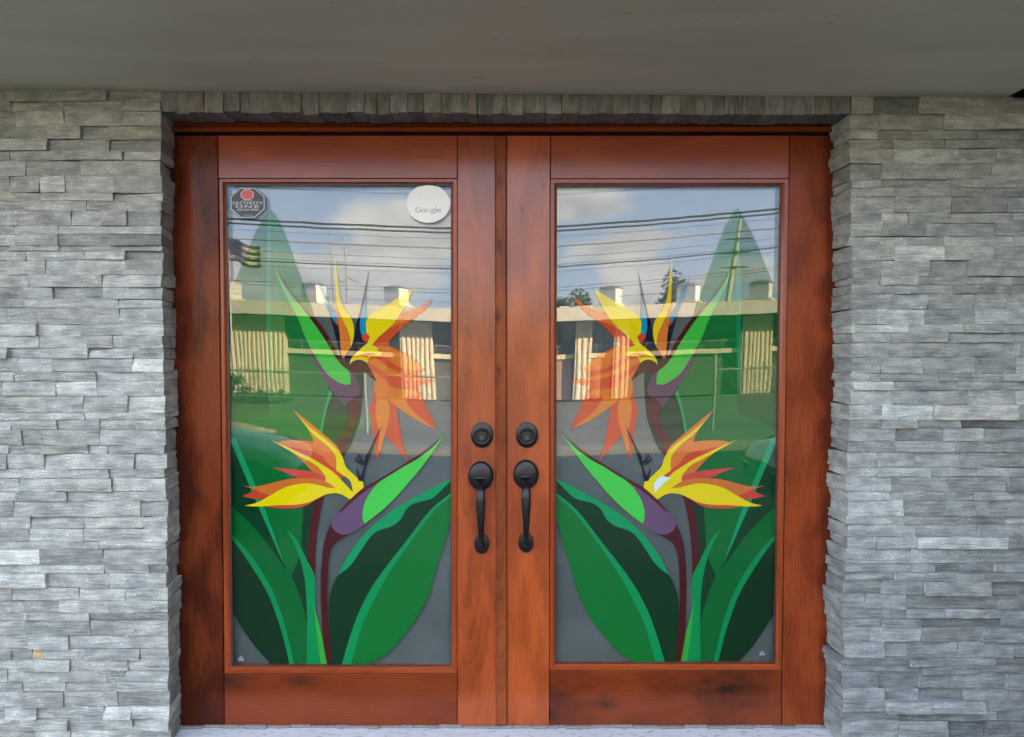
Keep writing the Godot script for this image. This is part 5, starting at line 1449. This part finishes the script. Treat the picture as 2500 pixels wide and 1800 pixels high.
func make_fence() -> void:
	for part in [[-14.0, -0.95, 15.0, 1.22, 0], [4.4, 13.0, 15.0, 1.27, 1]]:
		var x0: float = part[0]
		var x1: float = part[1]
		var h: float = part[3]
		var t := thing("fence", "low chain link fence along the grass" if part[4] == 0 else "chain link fence with tall posts beside the yard entrance", "fence", Vector3(0, 0, part[2]), "chain link fences across the street")
		put("rail", tube([Vector3(x0, h, 0), Vector3(x1, h, 0)], [0.022]), M.galvanised, t)
		put("rail", tube([Vector3(x0, h * 0.55, 0), Vector3(x1, h * 0.55, 0)], [0.012]), M.galvanised, t)
		var x := x0
		while x < x1 + 0.1:
			var tall := h + (0.35 if part[4] == 1 else 0.06)
			put("post", tube([Vector3(x, -0.06, 0), Vector3(x + 0.01, tall, 0)], [0.036]), M.galvanised, t)
			x += 2.1 if part[4] == 1 else 3.6
		var st := begin()
		var k := x0 - h
		while k < x1:
			for s in [1.0, -1.0]:
				var a := Vector3(k if s > 0 else k + h, 0.02, 0.0)
				var b := Vector3(k + h if s > 0 else k, h + 0.06, 0.0)
				if minf(a.x, b.x) >= x0 and maxf(a.x, b.x) <= x1:
					add_tube(st, [a, b], [0.0045], 3)
			k += 0.085
		var net := put("wire_mesh", done(st), M.galvanised, t)
		net.set_meta("kind", "stuff")

func make_cables() -> void:
	var t := thing("power_line", "bundle of sagging power cables strung along the street between dark poles", "power line", Vector3(0, 0, 13.0))
	put("pole", tube([Vector3(27, 0, 0), Vector3(27, 12, 0)], [0.17, 0.12]), M.pole_dark, t)
	put("pole", tube([Vector3(-38, 0, 0), Vector3(-38, 11, 0)], [0.17, 0.12]), M.pole_dark, t)
	# each: height at its lowest point, sag factor, radius, pale
	for c in [[4.77, 0.0030, 0.013, 0], [4.16, 0.00455, 0.030, 0], [4.05, 0.00455, 0.026, 0], [3.94, 0.0049, 0.010, 0], [3.80, 0.0048, 0.020, 1], [3.60, 0.0049, 0.011, 0], [3.42, 0.0051, 0.012, 0], [3.36, 0.0053, 0.018, 0], [3.27, 0.0055, 0.010, 0], [3.0, 0.0058, 0.012, 0], [2.93, 0.0060, 0.012, 0], [2.72, 0.0048, 0.009, 0]]:
		var pts := []
		for i in 33:
			var x := -38.0 + 65.0 * i / 32.0
			var d := x + 2.0
			pts.append(Vector3(x, c[0] + c[1] * d * d * (1.0 if d > 0 else 0.55), 0.25 * sin(c[0] * 9.0)))
		put("cable", tube(pts, [c[2] * (0.7 if c[2] > 0.015 else 0.4)], 6), M.cable_pale if c[3] else M.cable, t)
	var u := thing("utility_pole", "leaning sunlit cream utility pole beyond the warehouse", "utility pole", Vector3(11.6, 0, 44.0))
	put("pole", tube([Vector3(0, 0, 0), Vector3(0.97, 9.17, 0)], [0.17, 0.12]), M.pole, u)
	for y in [6.4, 7.2, 8.0]:
		put("crossarm", box(Vector3(-0.75 + y * 0.105, y, -0.25), Vector3(0.75 + y * 0.105, y + 0.08, -0.16)), M.pole_dark, u)
	for p in [[-9.4, "slim pale lighting column nearer the striped flag"], [-8.65, "slim pale lighting column farther from the striped flag"]]:
		var o := thing("lighting_column", p[1], "lighting column", Vector3(p[0], 0, 42.0))
		put("pole", tube([Vector3(0, 0, 0), Vector3(-0.15, 8.2, 0)], [0.07, 0.045]), M.galvanised, o)
		put("lamp_arm", tube([Vector3(-0.1, 5.9, 0), Vector3(0.5, 5.6, 0)], [0.04]), M.galvanised, o)

func make_trees() -> void:
	for p in [[Vector3(4.6, 0, 60.0), 7.2, 1.5, 71, "low rounded dark tree beyond the white house"], [Vector3(11.7, 0, 60.0), 8.0, 1.9, 72, "tall dark bushy tree between two roof vents"]]:
		var t := thing("tree", p[4], "tree", p[0])
		var h: float = p[1]
		var r: float = p[2]
		put("trunk", tube([Vector3.ZERO, Vector3(0.15, h * 0.4, 0), Vector3(0, h * 0.8, 0.1)], [0.22, 0.15, 0.05]), M.bark, t)
		leaves("crown", t, Vector3(0, h - r * 1.3, 0), Vector3(r * 1.15, r * 1.3, r), 1500, 0.17, p[3], M.leaf_far)
	var s := thing("shrub", "low green shrub growing at the foot of the warehouse wall", "shrub", Vector3(-9.0, 0, 24.0))
	leaves("foliage", s, Vector3(0, 0.3, 0), Vector3(2.2, 0.55, 0.8), 1100, 0.10, 73, M.shrub)

func leaves(called: String, parent: Node3D, mid: Vector3, reach: Vector3, count: int, size: float, sd: int, mat: Material) -> void:
	var r := RandomNumberGenerator.new()
	r.seed = sd
	var st := begin()
	st.set_smooth_group(-1)
	quad(st, Vector3(-1, 0, 0), Vector3(0, -0.45, 0.1), Vector3(1, 0, 0), Vector3(0, 0.45, 0.1))
	var mm := MultiMesh.new()
	mm.transform_format = MultiMesh.TRANSFORM_3D
	mm.mesh = done(st)
	mm.instance_count = count
	var lumps := []
	for k in 9:
		lumps.append(Vector3(r.randf_range(-0.7, 0.7), r.randf_range(-0.7, 0.75), r.randf_range(-0.7, 0.7)))
	for i in count:
		var l: Vector3 = lumps[r.randi() % 9]
		var d := Vector3(r.randfn(), r.randfn(), r.randfn()).normalized() * pow(r.randf(), 0.4) * 0.45
		var b := Basis.from_euler(Vector3(r.randf() * TAU, r.randf() * TAU, r.randf() * TAU)).scaled(Vector3.ONE * size * r.randf_range(0.6, 1.4))
		mm.set_instance_transform(i, Transform3D(b, mid + (l + d) * reach))
	var o := MultiMeshInstance3D.new()
	o.name = called
	o.multimesh = mm
	o.material_override = mat
	o.set_meta("kind", "stuff")
	parent.add_child(o, true)

# a dark saloon, nose towards -x
func make_car(at: Vector3) -> Node3D:
	var t := thing("parked_car", "dark glossy saloon car parked at the kerb by the yard entrance", "car", at, "cars parked along the kerb")
	var st := begin()
	var rings := []
	# x, half width, underside, shoulder height, crown height
	for s in [[-2.28, 0.60, 0.42, 0.58, 0.62], [-2.22, 0.74, 0.30, 0.68, 0.74], [-1.95, 0.84, 0.22, 0.76, 0.84], [-1.30, 0.88, 0.22, 0.86, 0.95], [-0.75, 0.89, 0.22, 0.92, 1.00], [0.6, 0.89, 0.22, 0.95, 1.02], [1.4, 0.89, 0.22, 0.97, 1.05], [1.95, 0.84, 0.26, 0.95, 1.02], [2.2, 0.74, 0.34, 0.86, 0.92], [2.26, 0.6, 0.45, 0.7, 0.75]]:
		var w: float = s[1]
		var r := PackedVector3Array([Vector3(s[0], s[2], w * 0.88), Vector3(s[0], s[2] + 0.12, w * 0.98), Vector3(s[0], (s[2] + s[3]) / 2, w), Vector3(s[0], s[3], w * 0.95), Vector3(s[0], s[4] - 0.02, w * 0.78), Vector3(s[0], s[4], 0)])
		for i in [4, 3, 2, 1, 0]:
			r.append(Vector3(r[i].x, r[i].y, -r[i].z))
		rings.append(r)
	add_loft(st, rings)
	put("body", done(st), M.paint_dark, t)
	st = begin()
	rings = []
	for s in [[-1.0, 0.72, 0.96, 0.97], [-0.35, 0.70, 0.96, 1.30], [0.0, 0.68, 0.96, 1.40], [0.7, 0.67, 0.96, 1.43], [1.2, 0.67, 0.96, 1.36], [1.75, 0.66, 0.98, 1.04]]:
		var w: float = s[1]
		var r := PackedVector3Array([Vector3(s[0], s[2] - 0.1, w * 1.12), Vector3(s[0], s[3] - 0.05, w * 0.84), Vector3(s[0], s[3], w * 0.5), Vector3(s[0], s[3] + 0.02, -0.0), Vector3(s[0], s[3], -w * 0.5), Vector3(s[0], s[3] - 0.05, -w * 0.84), Vector3(s[0], s[2] - 0.1, -w * 1.12)])
		rings.append(r)
	add_loft(st, rings)
	put("cabin", done(st), M.paint_dark, t)
	for sd in [1.0, -1.0]:
		for q in [[-0.52, 0.22], [0.30, 1.05]]:
			st = begin()
			st.set_smooth_group(-1)
			var a := Vector3(q[0], 0.99, sd * 0.775)
			var b := Vector3(q[1], 0.99, sd * 0.775)
			var c := Vector3(q[1] - (0.12 if q[1] > 1.0 else 0.0), 1.33, sd * 0.61)
			var d := Vector3(q[0] + (0.36 if q[0] < 0.0 else 0.0), 1.30, sd * 0.625)
			if sd > 0:
				quad(st, a, b, c, d)
			else:
				quad(st, b, a, d, c)
			put("window", done(st), M.pane, t)
		put("door_handle", box(Vector3(0.0, 0.82, sd * 0.89 - 0.015), Vector3(0.18, 0.85, sd * 0.89 + 0.015), 0.006), M.rim, t)
		put("headlight", box(Vector3(-2.2, 0.56, sd * 0.56 - 0.14), Vector3(-2.06, 0.68, sd * 0.56 + 0.14), 0.03), M.rim, t)
		for x in [-1.42, 1.38]:
			var wheel := group_node("wheel", t, Vector3(x, 0.32, sd * 0.80))
			put("tyre", tube([Vector3(0, 0, -0.11), Vector3(0, 0, 0.11)], [0.32], 24), M.tyre, wheel)
			put("rim", tube([Vector3(0, 0, -0.115), Vector3(0, 0, 0.115)], [0.21], 20), M.rim, wheel)
	return t
